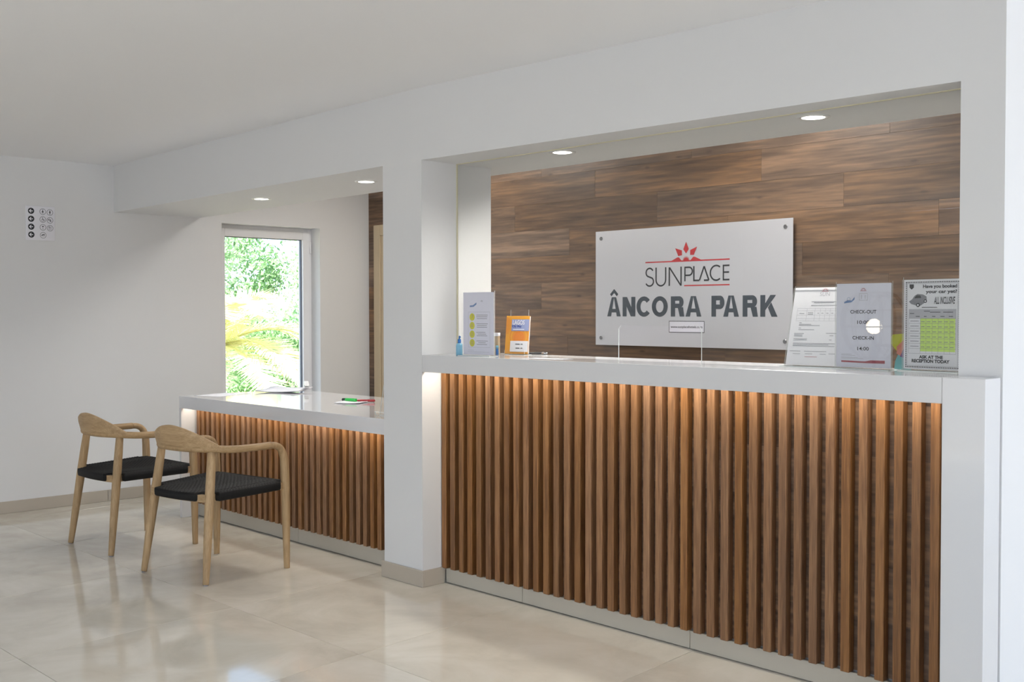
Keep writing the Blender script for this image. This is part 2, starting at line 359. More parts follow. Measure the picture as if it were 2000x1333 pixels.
# lobby ceiling (slightly uneven) and the office ceiling behind the lintel
bm = bmesh.new()
pts = [(XL, -4.0, 2.362), (XL, YP+.05, 2.345), (-4.05, YP+.1, 2.386), (-4.05, -4.0, 2.386), (3.75, YP+.2, 2.38), (3.75, -4.0, 2.38)]
v = [bm.verts.new(p) for p in pts]; t_ = [bm.verts.new((p[0], p[1], 2.7)) for p in pts]
for q in ((0, 3, 2, 1), (3, 5, 4, 2)):
    bm.faces.new([v[i] for i in q]); bm.faces.new([t_[i] for i in q[::-1]])
for a, b in ((0, 1), (1, 2), (2, 4), (4, 5), (5, 3), (3, 0)): bm.faces.new((v[a], v[b], t_[b], t_[a]))
struct(obj('ceiling', bm, 'ceiling_paint'))
struct(box('ceiling_office', (XL, XOR, YE, 6.2, ZC, ZC+.1), 'ceiling_paint'))
struct(box('ceiling_corridor', (XW, 3.75, YP+.2, 6.2, 2.42, 2.7), 'ceiling_paint'))
# far side of the lobby, behind the camera: glazed fronts framed by walls
bm = bmesh.new(); B(bm, XL, -4.9, -4.0, -3.85, 0, 2.36); B(bm, .5, 3.6, -4.0, -3.85, 0, 2.36); B(bm, -4.9, .5, -4.0, -3.85, 2.36, 2.37); struct(obj('wall_rear', bm, 'wall_paint'))
bm = bmesh.new(); B(bm, 3.6, 3.75, -4.0, 1.0, 0, 2.38); B(bm, 3.6, 3.75, 6.0, 6.2, 0, 2.42); struct(obj('wall_entrance', bm, 'wall_paint'))
struct(box('wall_corridor', (XW, 3.75, 6.2, 6.35, 0, 2.6), 'wall_paint'))
def glazing(name, x0, x1, y0, y1, z1, n):
    par = link(name, None); struct(par)
    for i in range(n+1):
        f = i/n; x = x0+(x1-x0)*f; y = y0+(y1-y0)*f
        box('mullion', (x-.03, x+.03, y-.03, y+.03, 0, z1), 'window_pvc', par)
    for z in (0, z1-.06):
        box('rail', (min(x0, x1)-.025, max(x0, x1)+.025, min(y0, y1)-.025, max(y0, y1)+.025, z, z+.06), 'window_pvc', par)
glazing('window_2', -4.9, .5, -3.9, -3.9, 2.36, 4); glazing('window_3', 3.66, 3.66, 1.0, 6.0, 2.38, 4)

# skirting tiles on the left wall and the pillar
bl = link('baseboard_left', None); struct(bl)
ys = [-4.0+.0]; yj = 3.235
ed = [yj-.953*k for k in range(7, -1, -1)]+[yj+.953, yj+1.9, 5.49]
for a, b in zip(ed[:-1], ed[1:]): box('skirting_tile', (XL, XL+.012, a+.001, b-.001, 0, .079), 'skirting', bl, bevel=.002, seg=1)
bp = link('baseboard_pillar', None); struct(bp)
box('skirting_tile', (XPL-.012, XPR+.012, YP-.012, YP, 0, .0785), 'skirting', bp, bevel=.002, seg=1)
box('skirting_tile', (XPR, XPR+.012, YP, 3.436, 0, .0785), 'skirting', bp, bevel=.002, seg=1)
# silicone bead that holds the glass along the soffit and the pillar
tr1 = struct(box('trim_1', (XPR, XOR, YG-.008, YG, ZO-.003, ZO), 'silicone')); tr2 = struct(box('trim_2', (XPR, XPR+.003, YG-.008, YG, ZT+.001, ZO-.003), 'silicone'))

# window in the left wall
win = link('window_1', None); struct(win)
xf = XL-.125
def ringframe(name, y0, y1, z0, z1, w, xa, xb, m, par, wt=None):
    bm = bmesh.new(); wt = wt or w
    B(bm, xa, xb, y0, y0+w, z0, z1); B(bm, xa, xb, y1-w, y1, z0, z1); B(bm, xa, xb, y0+w, y1-w, z0, z0+w); B(bm, xa, xb, y0+w, y1-w, z1-wt, z1)
    return obj(name, bm, m, par, bevel=.003)
ringframe('window_frame', wy0, wy1, wz0, wz1, .035, xf-.06, xf, 'window_pvc', win)
sash = ringframe('window_sash', wy0+.022, wy1-.028, wz0+.022, wz1-.028, .062, xf-.055, xf+.018, 'window_pvc', win)
gs = ringframe('gasket', wy0+.084, wy1-.09, wz0+.084, wz1-.09, .006, xf-.03, xf-.004, 'gasket', sash)
box('pane', (xf-.028, xf-.02, wy0+.088, wy1-.094, wz0+.088, wz1-.094), 'window_glass', win)
bm = bmesh.new(); cyl(bm, (xf+.012, wy1-.018, 1.80), .009, .09, 12); obj('hinge', bm, 'window_pvc', win, smooth=True)
box('window_sill', (XL-.12, XL+.0, wy0, wy1, wz0-.001, wz0+.02), 'window_pvc', win)

# door at the left end of the back wall
dr = link('door_1', None, None, (0, 0, 0)); struct(dr)
bm = bmesh.new(); B(bm, -7.386, -7.30, YB-.03, YB-.0005, 0, 2.038); B(bm, -6.47, -6.384, YB-.03, YB-.0005, 0, 2.038); B(bm, -7.30, -6.47, YB-.03, YB-.0005, 1.952, 2.038); obj('door_casing', bm, 'door_wood', dr, bevel=.004)
box('door_leaf', (-7.298, -6.472, YB-.018, YB-.0005, .005, 1.95), 'door_wood', dr, bevel=.002)
for z0, z1 in ((.12, .9), (1.02, 1.84)): box('door_panel', (-7.20, -6.57, YB-.024, YB-.018, z0, z1), 'door_wood', dr, bevel=.004)

# ------------------------------------------------------------------ tall reception counter
ctr = thing('reception_counter', 'tall white reception counter fronted with vertical brown wooden slats', 'counter', (-2.74, 3.42, 0))
inv = Vector((2.74, -3.42, 0))
def cpart(name, bm, m, par=None, **k):
    bmesh.ops.translate(bm, verts=bm.verts[:], vec=inv if par is None else inv); return obj(name, bm, m, par or ctr, **k)
bm = bmesh.new()
prism(bm, [(YP-.001, ZTB), (YP-.001, ZT), (3.74, ZT), (3.74, 1.078), (YP+.020, 1.078), (YP+.020, ZTB)], XPR+.001, XOR-.0008, 0)
top = cpart('countertop', bm, 'solid_surface', bevel=.002)
bm = bmesh.new(); B(bm, XOR-.0002, -1.399, YP-.001, YW-.002, 0, ZT); cpart('end_panel', bm, 'solid_surface', bevel=.002)
X1, SP, SW = -4.0776, .0629, .0322
sbm = bmesh.new(); B(sbm, -SW/2, SW/2, 0, .034, 0, 1.0); smesh = mesh_from(sbm, 'slat_wood')
rs = random.Random(3)
def slats(parent, org, xs, y, zb, zt):
    for x in xs:
        o = link('slat', smesh, parent, (x+SW/2+rs.uniform(-.0012, .0012)-org[0], y-org[1], zb-org[2])); o.scale = (1+rs.uniform(-.04, .04), 1, zt-zb)
        md = o.modifiers.new('bevel', 'BEVEL'); md.width = .0016; md.segments = 1
slats(ctr, (-2.74, 3.42, 0), [X1+SP*i for i in range(40)], YS, .076, 1.06)
def backing(parent, org, x0, x1, y, z0, z1, seed):
    q = random.Random(seed); z = z1
    zz = [z1, z1-.06, z1-.245, z1-.43, z1-.616, z1-.80, z0]; zz = [a for a in zz if a > z0+.03]+[z0]
    for a, b in zip(zz[1:], zz[:-1]):
        x = x0; n = x0+q.uniform(.3, 1.3)
        while x < x1-.001:
            e = min(n, x1); bm = bmesh.new(); B(bm, -(e-x)/2+.0002, (e-x)/2-.0002, 0, .012, -(b-a)/2+.0002, (b-a)/2-.0002)
            obj('backing_plank', bm, 'walnut', parent, bevel=.0004, seg=1, loc=((x+e)/2-org[0], y-org[1], (a+b)/2-org[2])); x = e; n += PL
backing(ctr, (-2.74, 3.42, 0), XPR+.002, XOR-.001, YS+.0345, .08, 1.07, 4)
bm = bmesh.new(); B(bm, XPR+.002, XOR-.001, YS+.047, YS+.066, .0, 1.07); cpart('carcass', bm, 'white_plastic')
ke = [XPR+.013, -3.536, -2.598, -1.66, XOR-.001]
for a, b in zip(ke[:-1], ke[1:]):
    bm = bmesh.new(); B(bm, a+.001, b-.001, 3.437, 3.447, .004, .0745); cpart('kick_tile', bm, 'kick_tile', bevel=.0015, seg=1)
bm = bmesh.new(); B(bm, XPR+.05, -1.56, 3.352, 3.362, 1.0745, 1.0775); cpart('led_strip', bm, 'led')
def strip_light(x0, x1, y, z, power):
    o = area('led_strip_light', ((x0+x1)/2, y, z), (0, 0, -1), x1-x0, .012, power, (1, .90, .76)); o.data.cycles.max_bounces = 1024; return o
strip_light(XPR+.03, -1.55, 3.357, 1.0735, 8)

# ------------------------------------------------------------------ low desk
DO = (-5.475, 3.5, 0)
desk = thing('reception_desk', 'low white reception desk with slatted front behind the two chairs', 'desk', DO)
def dpart(name, bm, m, par=None, **k):
    bmesh.ops.translate(bm, verts=bm.verts[:], vec=(-DO[0], -DO[1], 0)); return obj(name, bm, m, par or desk, **k)
bm = bmesh.new(); prism(bm, [(YD, ZDB), (YD, ZD), (YDB, ZD), (YDB, .749), (YD+.02, .749), (YD+.02, ZDB)], XDL, XPL-.001, 0); dpart('desktop', bm, 'desk_surface', bevel=.0025)
bm = bmesh.new(); B(bm, XDL, XDL+.026, YD, YDB, 0, ZDB); B(bm, XDL, XDL+.026, YD+.021, YDB, ZDB, .7485); dpart('end_panel', bm, 'solid_surface', bevel=.002)
xd0 = -5.3787; SD = .0622
slats(desk, DO, [xd0+SD*i for i in range(-18, 16)], 3.396, .090, .735)
backing(desk, DO, XDL+.027, XPL-.002, 3.4305, .09, .745, 9)
bm = bmesh.new(); B(bm, XDL+.027, XPL-.002, 3.443, 3.461, 0, .745); dpart('carcass', bm, 'white_plastic')
ke = [XDL+.027, -6.30, -5.36, -4.42, XPL-.014]
for a, b in zip(ke[:-1], ke[1:]):
    bm = bmesh.new(); B(bm, a+.001, b-.001, 3.4245, 3.4365, .004, .0885); dpart('kick_tile', bm, 'kick_tile', bevel=.0015, seg=1)
bm = bmesh.new(); B(bm, XDL+.05, XPL-.03, 3.352, 3.362, .7455, .7485); dpart('led_strip', bm, 'led')
strip_light(XDL+.04, XPL-.03, 3.357, .7445, 4.5)

# ------------------------------------------------------------------ chairs
def make_chair(label):
    ch = thing('armchair', label, 'chair', group='wooden armchairs at the low desk')
    rl = []
    for s in (-1, 1):
        f, t = Vector((.246*s, -.25, 0)), Vector((.197*s, -.168, .648))
        bm = bmesh.new(); k = [0, .02, .3, .62, .85, 1]; r = [.0145, .0155, .0205, .0235, .022, .0195]
        tube(bm, [f.lerp(t, q)+Vector((0, 0, .004 if q == 0 else 0)) for q in k], r, 16)
        leg = obj('rear_leg', bm, 'teak', ch, smooth=True)
        bm = bmesh.new(); cyl(bm, (f.x, f.y, 0), .011, .006, 12); obj('foot_glide', bm, 'ink_grey', leg)
        # front leg rises and bends back into the arm
        f = Vector((.28*s, .236, 0))
        P = [f+Vector((0, 0, .004)), f+Vector((0, 0, .02)), Vector((.277*s, .236, .2)), Vector((.275*s, .234, .42)), Vector((.273*s, .230, .54)),
             Vector((.272*s, .224, .585)), Vector((.271*s, .205, .621)), Vector((.270*s, .175, .639)), Vector((.269*s, .14, .643))]
        R = [.0145, .0155, .0195, .0230, .0215, .0205, .0185, .0170, .0165]
        Q = catmull(P, 4); RR = []
        for i in range(len(Q)):
            a = i/4; j = min(int(a), len(R)-2); RR.append(R[j]+(R[j+1]-R[j])*(a-j))
        bm = bmesh.new(); tube(bm, Q, RR, 16, (1, 0, 0)); leg = obj('front_leg', bm, 'teak', ch, smooth=True)
        bm = bmesh.new(); cyl(bm, (f.x, f.y, 0), .011, .006, 12); obj('foot_glide', bm, 'ink_grey', leg)
        # side rail between the legs
        bm = bmesh.new(); a = Vector((.214*s, -.205, .418)); b = Vector((.274*s, .234, .432))
        tube(bm, [a-Vector((0, 0, .004)), b-Vector((0, 0, .004))], [(.010, .018)]*2, 4, (1, 0, 0)); obj('side_rail', bm, 'teak_along', ch)
    half = [(.269, .142), (.266, .03), (.255, -.07), (.226, -.146), (.168, -.202), (.09, -.229), (0, -.237)]
    full = [(x, y, .643) for x, y in half]+[(-x, y, .643) for x, y in half[-2::-1]]
    full = [(x, y, .643+(.010*max(0, min(1, (-y-.05)/.15)))) for x, y, z in full]
    C = catmull(full, 6); bm = bmesh.new()
    tube(bm, C, [(.0185, .0165)]*len(C), 14, (0, 0, 1)); obj('arm_rail', bm, 'teak_along', ch, smooth=True)
    # tall curved backrest standing on the rear of the arm rail
    arc = [p for p in C if p.y < -.128]; bm = bmesh.new(); n = len(arc); rings = []
    for i, p in enumerate(arc):
        t = 2*i/(n-1)-1; h = .002+.103*(max(0, 1-abs(t)**1.75))**1.05
        tg = (arc[min(i+1, n-1)]-arc[max(i-1, 0)]).normalized(); nr = Vector((-tg.y, tg.x, 0))
        if nr.y < 0: nr = -nr
        ring = []
        zb = p.z-.012
        prof = [(-.013, 0), (-.0145, .3), (-.0145, .7), (-.011, .93), (-.004, 1), (.004, 1), (.010, .93), (.0125, .7), (.0125, .3), (.012, 0)]
        for d, q in prof:
            zz = zb+(h+.02)*q; lean = -.030*((zz-p.z)/.12) if zz > p.z else 0
            ring.append(bm.verts.new((p.x+nr.x*(d+lean), p.y+nr.y*(d+lean), zz)))
        rings.append(ring)
    for i in range(n-1):
        for j in range(len(prof)): k = (j+1) % len(prof); bm.faces.new((rings[i][j], rings[i][k], rings[i+1][k], rings[i+1][j]))
    bm.faces.new(rings[0]); bm.faces.new(rings[-1][::-1])
    obj('backrest', bm, 'teak_across', ch, smooth=True)
    for y, x, nm, z in ((-.212, .212, 'rear_rail', .413), (.233, .272, 'front_rail', .427)):
        bm = bmesh.new(); bow = -.022 if y < 0 else 0
        tube(bm, [(-x+2*x*i/8, y+bow*(1-(2*i/8-1)**2), z) for i in range(9)], [(.018, .010)]*9, 4, (0, 0, 1)); obj(nm, bm, 'teak_across', ch)
    # woven cord seat: a ribbed sagging sheet wrapped round the rails
    N = 84; bm = bmesh.new(); grid = []
    def st(a, b, x): x = max(0, min(1, (x-a)/(b-a))); return x*x*(3-2*x)
    def plan(u, v):
        c = abs(2*u-1); k = st(.62, .70, c); q = st(.82, .88, c)
        yb = (-.226-.026*(1-c*c))*(1-k)+(-.172)*k; yf = .247*(1-q)+.186*q; y = yb+(yf-yb)*v
        return (.252+.040*(y+.23)/.47)*(2*u-1), y
    for i in range(N+1):
        row = []
        for j in range(N+1):
            u, v = i/N, j/N; x, y = plan(u, v); du = min(u, 1-u); dv = min(v, 1-v)
            e = min(1, du/.05)*min(1, dv/.05)
            z = .444+.014*v-.020*math.sin(math.pi*u)*(.35+.65*math.sin(math.pi*v))-.010*(1-min(1, min(du, dv)/.035))**2
            z += .0028*e*(1 if ((i//2+j//2) % 2) else -1)*(1 if (i % 2 or j % 2) else .2)
            row.append(bm.verts.new((x, y, z)))
        grid.append(row)
    for i in range(N):
        for j in range(N): bm.faces.new((grid[i][j], grid[i+1][j], grid[i+1][j+1], grid[i][j+1]))
    loop = [grid[i][0] for i in range(N+1)]+[grid[N][j] for j in range(1, N+1)]+[grid[i][N] for i in range(N-1, -1, -1)]+[grid[0][j] for j in range(N-1, 0, -1)]
    prev = loop
    for dz, k in ((-.006, 1.012), (-.022, 1.016), (-.040, 1.012), (-.046, .995)):
        cur = [bm.verts.new((p.co.x*k, p.co.y*k, (.444+.014*((p.co.y+.25)/.5))+dz)) for p in loop]
        for i in range(len(loop)): q = (i+1) % len(loop); bm.faces.new((prev[i], prev[q], cur[q], cur[i]))
        prev = cur
    bm.faces.new(prev)
    obj('woven_seat', bm, 'cord', ch, smooth=True)
    return ch
def copy_tree(o, parent=None):
    c = o.copy(); COL.objects.link(c); c.parent = parent
    for k in [x for x in bpy.data.objects if x.parent == o]: copy_tree(k, c)
    return c
c1 = make_chair('wooden armchair with black woven seat, nearer the pillar and the camera')
c1.location = (-5.113, 2.766, 0); c1.rotation_euler = (0, 0, math.radians(10.0))
c2 = copy_tree(c1); c2['label'] = 'wooden armchair with black woven seat, nearer the wall with the pictogram plate'
c2.location = (-6.024, 2.744, 0); c2.rotation_euler = (0, 0, math.radians(2.5))

# ------------------------------------------------------------------ sign board on the plank wall
YSG = YB-.035
sg = thing('sign_board', 'brushed metal sign board with red sun logo on the plank wall', 'sign', (-4.1595, YSG, 1.476))
ox, oz = -4.1595, 1.476
box('plate', (-.7505, .7505, 0, .004, -.376, .376), 'brushed_metal', sg, bevel=.0008, seg=1)
for x in (-.7015, .7015):
    for z in (-.328, .328):
        bm = bmesh.new(); cyl(bm, (x, -.006, z), .0125, .04, 20, 1); so_ = obj('standoff', bm, 'steel', sg, bevel=.002, seg=1); smooth_by_angle(so_)
def R(x, z): return (x-ox, z-oz)
F = Flat(.0008); F.rect(*R(-4.484, 1.629), *R(-3.839, 1.637)); F.rect(*R(-4.176, 1.477), *R(-3.839, 1.4845)); F.done('red_bar', 'sign_red', sg)
F = Flat(.001); cx = -4.162
F.poly([R(cx, 1.751), R(cx+.021, 1.706), R(cx, 1.679), R(cx-.021, 1.706)])
F.poly([R(-4.246, 1.715), R(-4.194, 1.699), R(-4.193, 1.669), R(-4.222, 1.665)]); F.poly([R(-4.078, 1.718), R(-4.103, 1.668), R(-4.131, 1.669), R(-4.130, 1.699)])
F.poly([R(-4.275, 1.637), R(-4.228, 1.657), R(-4.217, 1.657), R(-4.197, 1.637)]); F.poly([R(-4.127, 1.637), R(-4.107, 1.657), R(-4.096, 1.657), R(-4.049, 1.637)])
n = 9; P = []
for i in range(n+1):
    a = math.pi*(1-i/n); P.append(R(cx+.018*math.cos(a)*1.0, 1.637+.014*math.sin(a)))
    if i < n:
        a2 = math.pi*(1-(i+.5)/n); P.append(R(cx+.030*math.cos(a2), 1.637+.028*math.sin(a2)))
for i in range(0, len(P)-2, 2): F.poly([P[i], P[i+1], P[i+2]])
F.poly(P[::2])
F.done('sun_emblem', 'sign_red', sg)
# thin capital lettering of the logo, stroke by stroke
F = Flat(.0009); w = .0098
def arcp(cx, cz, rx, rz, a0, a1, n=14): return [R(cx+rx*math.cos(math.radians(a0+(a1-a0)*i/n)), cz+rz*math.sin(math.radians(a0+(a1-a0)*i/n))) for i in range(n+1)]
zt_, zb_ = 1.596, 1.483
S = arcp(-4.4495, 1.568, .0285, .0275, 25, 235, 16)+arcp(-4.4495, 1.5115, .0315, .0285, 48, -155, 18)
F.stroke(S, w)
F.stroke([R(-4.397, zt_+.003)]+[R(-4.397, 1.522)]+arcp(-4.3585, 1.522, .0385, .039, 180, 360, 16)[1:]+[R(-4.320, zt_+.003)], w)
F.stroke([R(-4.292, zb_-.002), R(-4.292, zt_+.001)], w); F.stroke([R(-4.290, zt_), R(-4.202, zb_)], w); F.stroke([R(-4.200, zb_-.002), R(-4.200, zt_+.003)], w)
pz0, pz1 = 1.511, 1.596
F.stroke([R(-4.170, pz0-.004), R(-4.170, pz1-.003), R(-4.150, pz1-.003)]+arcp(-4.138, 1.5685, .0245, .0245, 90, -90, 12)+[R(-4.168, 1.544)], w)
F.stroke([R(-4.102, pz1+.003), R(-4.102, pz0), R(-4.062, pz0)], w)
F.stroke([R(-4.060, pz0), R(-4.025, pz1)], w); F.stroke([R(-4.025, pz1), R(-3.990, pz0)], w); F.stroke([R(-4.026, pz0), R(-3.990, pz0)], w)
F.stroke(arcp(-3.936, 1.5535, .043, .0445, 50, 310, 22), w)
F.stroke([R(-3.840, pz1), R(-3.884, pz1), R(-3.884, pz0), R(-3.840, pz0)], w); F.stroke([R(-3.884, 1.556), R(-3.843, 1.556)], w)
F.done('logo_lettering', 'sign_dark', sg)
def block_letters():
    F = Flat(.0009); w = .0335; z0, z1 = 1.2895, 1.4155; H_ = z1-z0; hb = .0275
    def A(a, b):
        c = (a+b)/2; t = w*.56
        F.poly([R(a, z0), R(a+w*1.02, z0), R(c+w*.02, z1), R(c-t, z1)]); F.poly([R(b-w*1.02, z0), R(b, z0), R(c+t, z1), R(c-w*.02, z1)])
        F.rect(*R(a+.026, z0+.026), *R(b-.026, z0+.026+hb*.85))
    def bowl(a, b, zt, zb, stem):
        r = (zt-zb)/2; cz = (zt+zb)/2; rx = min(r*1.05, (b-a)*.5); cx = b-rx; n = 16
        for i in range(n):
            q = []
            for k, (ra, rb) in ((0, (rx, r)), (1, (rx-w, r-hb))):
                for d in ((i, i+1) if k == 0 else (i+1, i)):
                    th = math.radians(90-180*d/n); q.append(R(cx+ra*math.cos(th), cz+rb*math.sin(th)))
            F.poly(q)
        F.rect(*R(a, zt-hb), *R(cx, zt)); F.rect(*R(a, zb), *R(cx, zb+hb))
    def P_(a, b): F.rect(*R(a, z0), *R(a+w, z1)); bowl(a+w, b, z1, z0+H_*.36, w)
    def R_(a, b):
        F.rect(*R(a, z0), *R(a+w, z1)); bowl(a+w, b-.006, z1, z0+H_*.42, w)
        F.poly([R(b-w*1.05, z0), R(b, z0), R(b-.006-.004, z0+H_*.46), R(b-.006-w-.012, z0+H_*.46)])
    def N(a, b): F.rect(*R(a, z0), *R(a+w, z1)); F.rect(*R(b-w, z0), *R(b, z1)); F.poly([R(a, z1), R(a+w*1.12, z1), R(b, z0), R(b-w*1.12, z0)])
    def O(a, b, a0=0, a1=360):
        c = (a+b)/2; rx = (b-a)/2; cz = (z0+z1)/2; rz_ = H_/2+.002; n = 40
        for i in range(n):
            t1, t2 = math.radians(a0+(a1-a0)*i/n), math.radians(a0+(a1-a0)*(i+1)/n)
            F.poly([R(c+p*math.cos(t), cz+q*math.sin(t)) for p, q, t in ((rx, rz_, t1), (rx, rz_, t2), (rx-w, rz_-hb, t2), (rx-w, rz_-hb, t1))])
    def K(a, b):
        F.rect(*R(a, z0), *R(a+w, z1)); F.poly([R(a+w, z0+H_*.30), R(a+w, z0+H_*.62), R(b-.010-w*1.15, z1), R(b-.010, z1)])
        F.poly([R(b-w*1.2, z0), R(b, z0), R(a+w+.040, z0+H_*.66), R(a+w+.018, z0+H_*.42)])
    for f, a in ((A, (-4.807, -4.690)), (N, (-4.674, -4.567)), (O, (-4.557, -4.433, 40, 320)), (O, (-4.431, -4.303)), (R_, (-4.279, -4.174)), (A, (-4.165, -4.045)),
                 (P_, (-3.970, -3.876)), (A, (-3.884, -3.772)), (R_, (-3.746, -3.640)), (K, (-3.624, -3.508))):
        F.bm = bmesh.new(); f(*a); bmesh.ops.remove_doubles(F.bm, verts=F.bm.verts[:], dist=1e-5); F.done('name_letter', 'sign_grey', sg)
block_letters()
F = Flat(.0009); F.stroke([R(-4.776, 1.428), R(-4.747, 1.456), R(-4.718, 1.428)], .019); F.done('circumflex', 'sign_grey', sg)
ub = obj('web_address_panel', (lambda b: (B(b, -4.293-ox, -4.0215-ox, -.0012, 0, 1.190-oz, 1.262-oz), b)[1])(bmesh.new()), 'paper_cool', sg)
F = Flat(.0016); F.frame(*R(-4.293, 1.190), *R(-4.0215, 1.262), .0035); F.done('border', 'sign_dark', ub)
text('web_address', 'www.sunplacehotels.com', 'sign_dark', ub, -4.279-ox, -4.036-ox, 1.2145-oz, 1.233-oz, .0017, bold=.012)

# ------------------------------------------------------------------ pictogram plate on the left wall
pp = thing('pictogram_plate', 'small brushed grey plate with arrows and pictograms on the left wall', 'sign', (XL+.004, 2.797, 1.917), (0, 0, math.pi/2))
box('plate', (-.0955, .0955, 0, .004, -.114, .114), 'brushed_metal', pp, bevel=.0006, seg=1)
for i in range(4):
    z = .080-.0525*i; F = Flat(.0008); F.disc(-.061, z, .0205); a = F.done('arrow_symbol', 'sign_dark', pp)
    F = Flat(.0014); F.stroke([(-.050, z), (-.071, z)], .005); F.stroke([(-.061, z+.011), (-.072, z), (-.061, z-.011)], .005); F.done('arrow', 'paper', a)
def ring_icon(x, z, draw):
    F = Flat(.0008); F.ring(x, z, .0205, .0022); draw(F, x, z); F.done('pictogram', 'sign_dark', pp)
def woman(F, x, z): F.disc(x, z+.010, .0028, 12); F.poly([(x-.002, z+.006), (x+.002, z+.006), (x+.0065, z-.004), (x-.0065, z-.004)]); F.rect(x-.003, z-.012, x-.0008, z-.004); F.rect(x+.0008, z-.012, x+.003, z-.004)
def man(F, x, z): F.disc(x, z+.010, .0028, 12); F.rect(x-.0048, z-.002, x+.0048, z+.006); F.rect(x-.003, z-.013, x-.0005, z-.002); F.rect(x+.0005, z-.013, x+.003, z-.002)
def wheel(F, x, z): F.ring(x-.001, z-.005, .008, .002, 18); F.disc(x-.002, z+.011, .0025, 10); F.stroke([(x-.002, z+.008), (x-.002, z), (x+.006, z), (x+.010, z-.009)], .003)
def baby(F, x, z): F.stroke([(x-.011, z-.002), (x-.009, z+.006), (x-.002, z+.010)], .004); F.poly([(x-.006, z+.004), (x+.001, z-.008), (x+.010, z-.008), (x+.009, z-.004)]); F.disc(x+.003, z+.004, .0028, 10)
def glass(F, x, z): F.poly([(x-.008, z+.009), (x+.008, z+.009), (x, z)]); F.rect(x-.0006, z-.010, x+.0006, z); F.rect(x-.004, z-.0115, x+.004, z-.010)
def cutlery(F, x, z): F.rect(x-.007, z-.012, x-.0045, z+.004); F.rect(x-.0085, z+.004, x-.003, z+.012); F.rect(x+.004, z-.012, x+.0065, z+.002); F.poly([(x+.003, z+.002), (x+.0065, z+.002), (x+.0065, z+.013), (x+.003, z+.009)])
def swim(F, x, z): F.stroke([(x-.013, z-.005), (x-.006, z-.002), (x, z-.005), (x+.006, z-.002), (x+.012, z-.005)], .0025); F.stroke([(x-.010, z-.001), (x, z+.006), (x+.006, z+.001)], .004); F.disc(x+.008, z+.006, .003, 10)
for i, (x, z, d) in enumerate([(.015, .079, woman), (.062, .076, man), (.015, .0265, wheel), (.062, .0235, baby), (.015, -.026, glass), (.062, -.029, cutlery), (.016, -.0785, swim)]): ring_icon(x, z, d)

# ------------------------------------------------------------------ downlights
def downlight(x, y, label, z=ZO, power=75):
    d = thing('recessed_downlight', label, 'ceiling light', (x, y, z), group='recessed downlights')
    bm = bmesh.new(); n = 32
    for k in range(n):
        a, b = 2*math.pi*k/n, 2*math.pi*(k+1)/n; q = []
        for r, zz in ((.062, -.0005), (.060, -.004), (.044, -.004), (.042, -.0008)):
            q.append((r, zz))
        for (r1, z1), (r2, z2) in zip(q[:-1], q[1:]):
            bm.faces.new([bm.verts.new((r*math.cos(t), r*math.sin(t), zz)) for r, zz, t in ((r1, z1, a), (r1, z1, b), (r2, z2, b), (r2, z2, a))])
    bmesh.ops.remove_doubles(bm, verts=bm.verts[:], dist=1e-5); obj('trim_ring', bm, 'white_plastic', d, smooth=True)
    bm = bmesh.new(); cyl(bm, (0, 0, -.003), .0425, .0022, 32); obj('lens', bm, 'lamp_lens', d)
    l = bpy.data.lights.new('downlight_lamp', 'SPOT'); l.energy = power; l.spot_size = math.radians(160); l.spot_blend = 1.0; l.shadow_soft_size = .04; l.color = (1, .95, .88)
    lo = bpy.data.objects.new('downlight_lamp', l); COL.objects.link(lo); lo.location = (x, y, z-.012)
downlight(-6.06, 3.62, 'round downlight in the soffit nearest the window', 2.031, 38)
downlight(-4.93, 3.60, 'round downlight in the soffit just left of the pillar', 2.039, 38)
downlight(-3.445, 3.605, 'round downlight above the counter, nearer the pillar')
downlight(-2.19, 3.64, 'round downlight above the counter, nearer the right wall')
# unseen panels added to brighten the office, hidden above the lintel's lower edge
for x in (-5.9, -3.3):
    d = thing('office_fill_panel', 'unseen square fill panel added on the office ceiling, ' + ('left' if x < -5 else 'right') + ' one', 'ceiling light', (x, 4.75, ZC))
    box('frame', (-.31, .31, -.31, .31, -.02, -.001), 'white_plastic', d, bevel=.002); 
    area('office_fill_light', (x, 4.75, ZC-.03), (0, 0, -1), .58, .58, 23 if x < -5 else 27, (1, .97, .93))

# ------------------------------------------------------------------ clear screen over the counter
def edge_box(name, x0, x1, y0, y1, z0, z1, parent, m='acrylic', faces='all', **k):
    """clear sheet whose thin edges read white"""
    bm = bmesh.new(); B(bm, x0, x1, y0, y1, z0, z1); bm.normal_update()
    d = sorted([(abs(x1-x0), 0), (abs(y1-y0), 1), (abs(z1-z0), 2)])[0][1]
    for f in bm.faces: f.material_index = 0 if abs(f.normal[d]) > .9 else 1
    return obj(name, bm, [m, 'acrylic_edge'], parent, **k)
scr = thing('clear_screen', 'clear protective screen with a pass-through slot above the tall counter', 'screen', (0, YG, ZT))
bm = bmesh.new()
def slab(x0, x1, z0, z1): B(bm, x0, x1, 0, .005, z0, z1)
zc_ = .147; hx = ZO-ZT-.001
poly = [(XPR+.003, .001), (-3.046, .001), (-3.046, zc_-.012), (-3.034, zc_), (-2.628, zc_), (-2.616, zc_-.012), (-2.616, .001), (XOR-.002, .001), (XOR-.002, hx), (XPR+.003, hx)]
prism(bm, poly, 0, .005, 1); bm.normal_update()
for f in bm.faces:
    c = f.calc_center_median(); f.material_index = 1 if (abs(f.normal.y) < .5 and -3.1 < c.x < -2.6 and c.z < .2 and c.z > .003) else 0
obj('pane', bm, ['screen_glass', 'acrylic_edge'], scr)

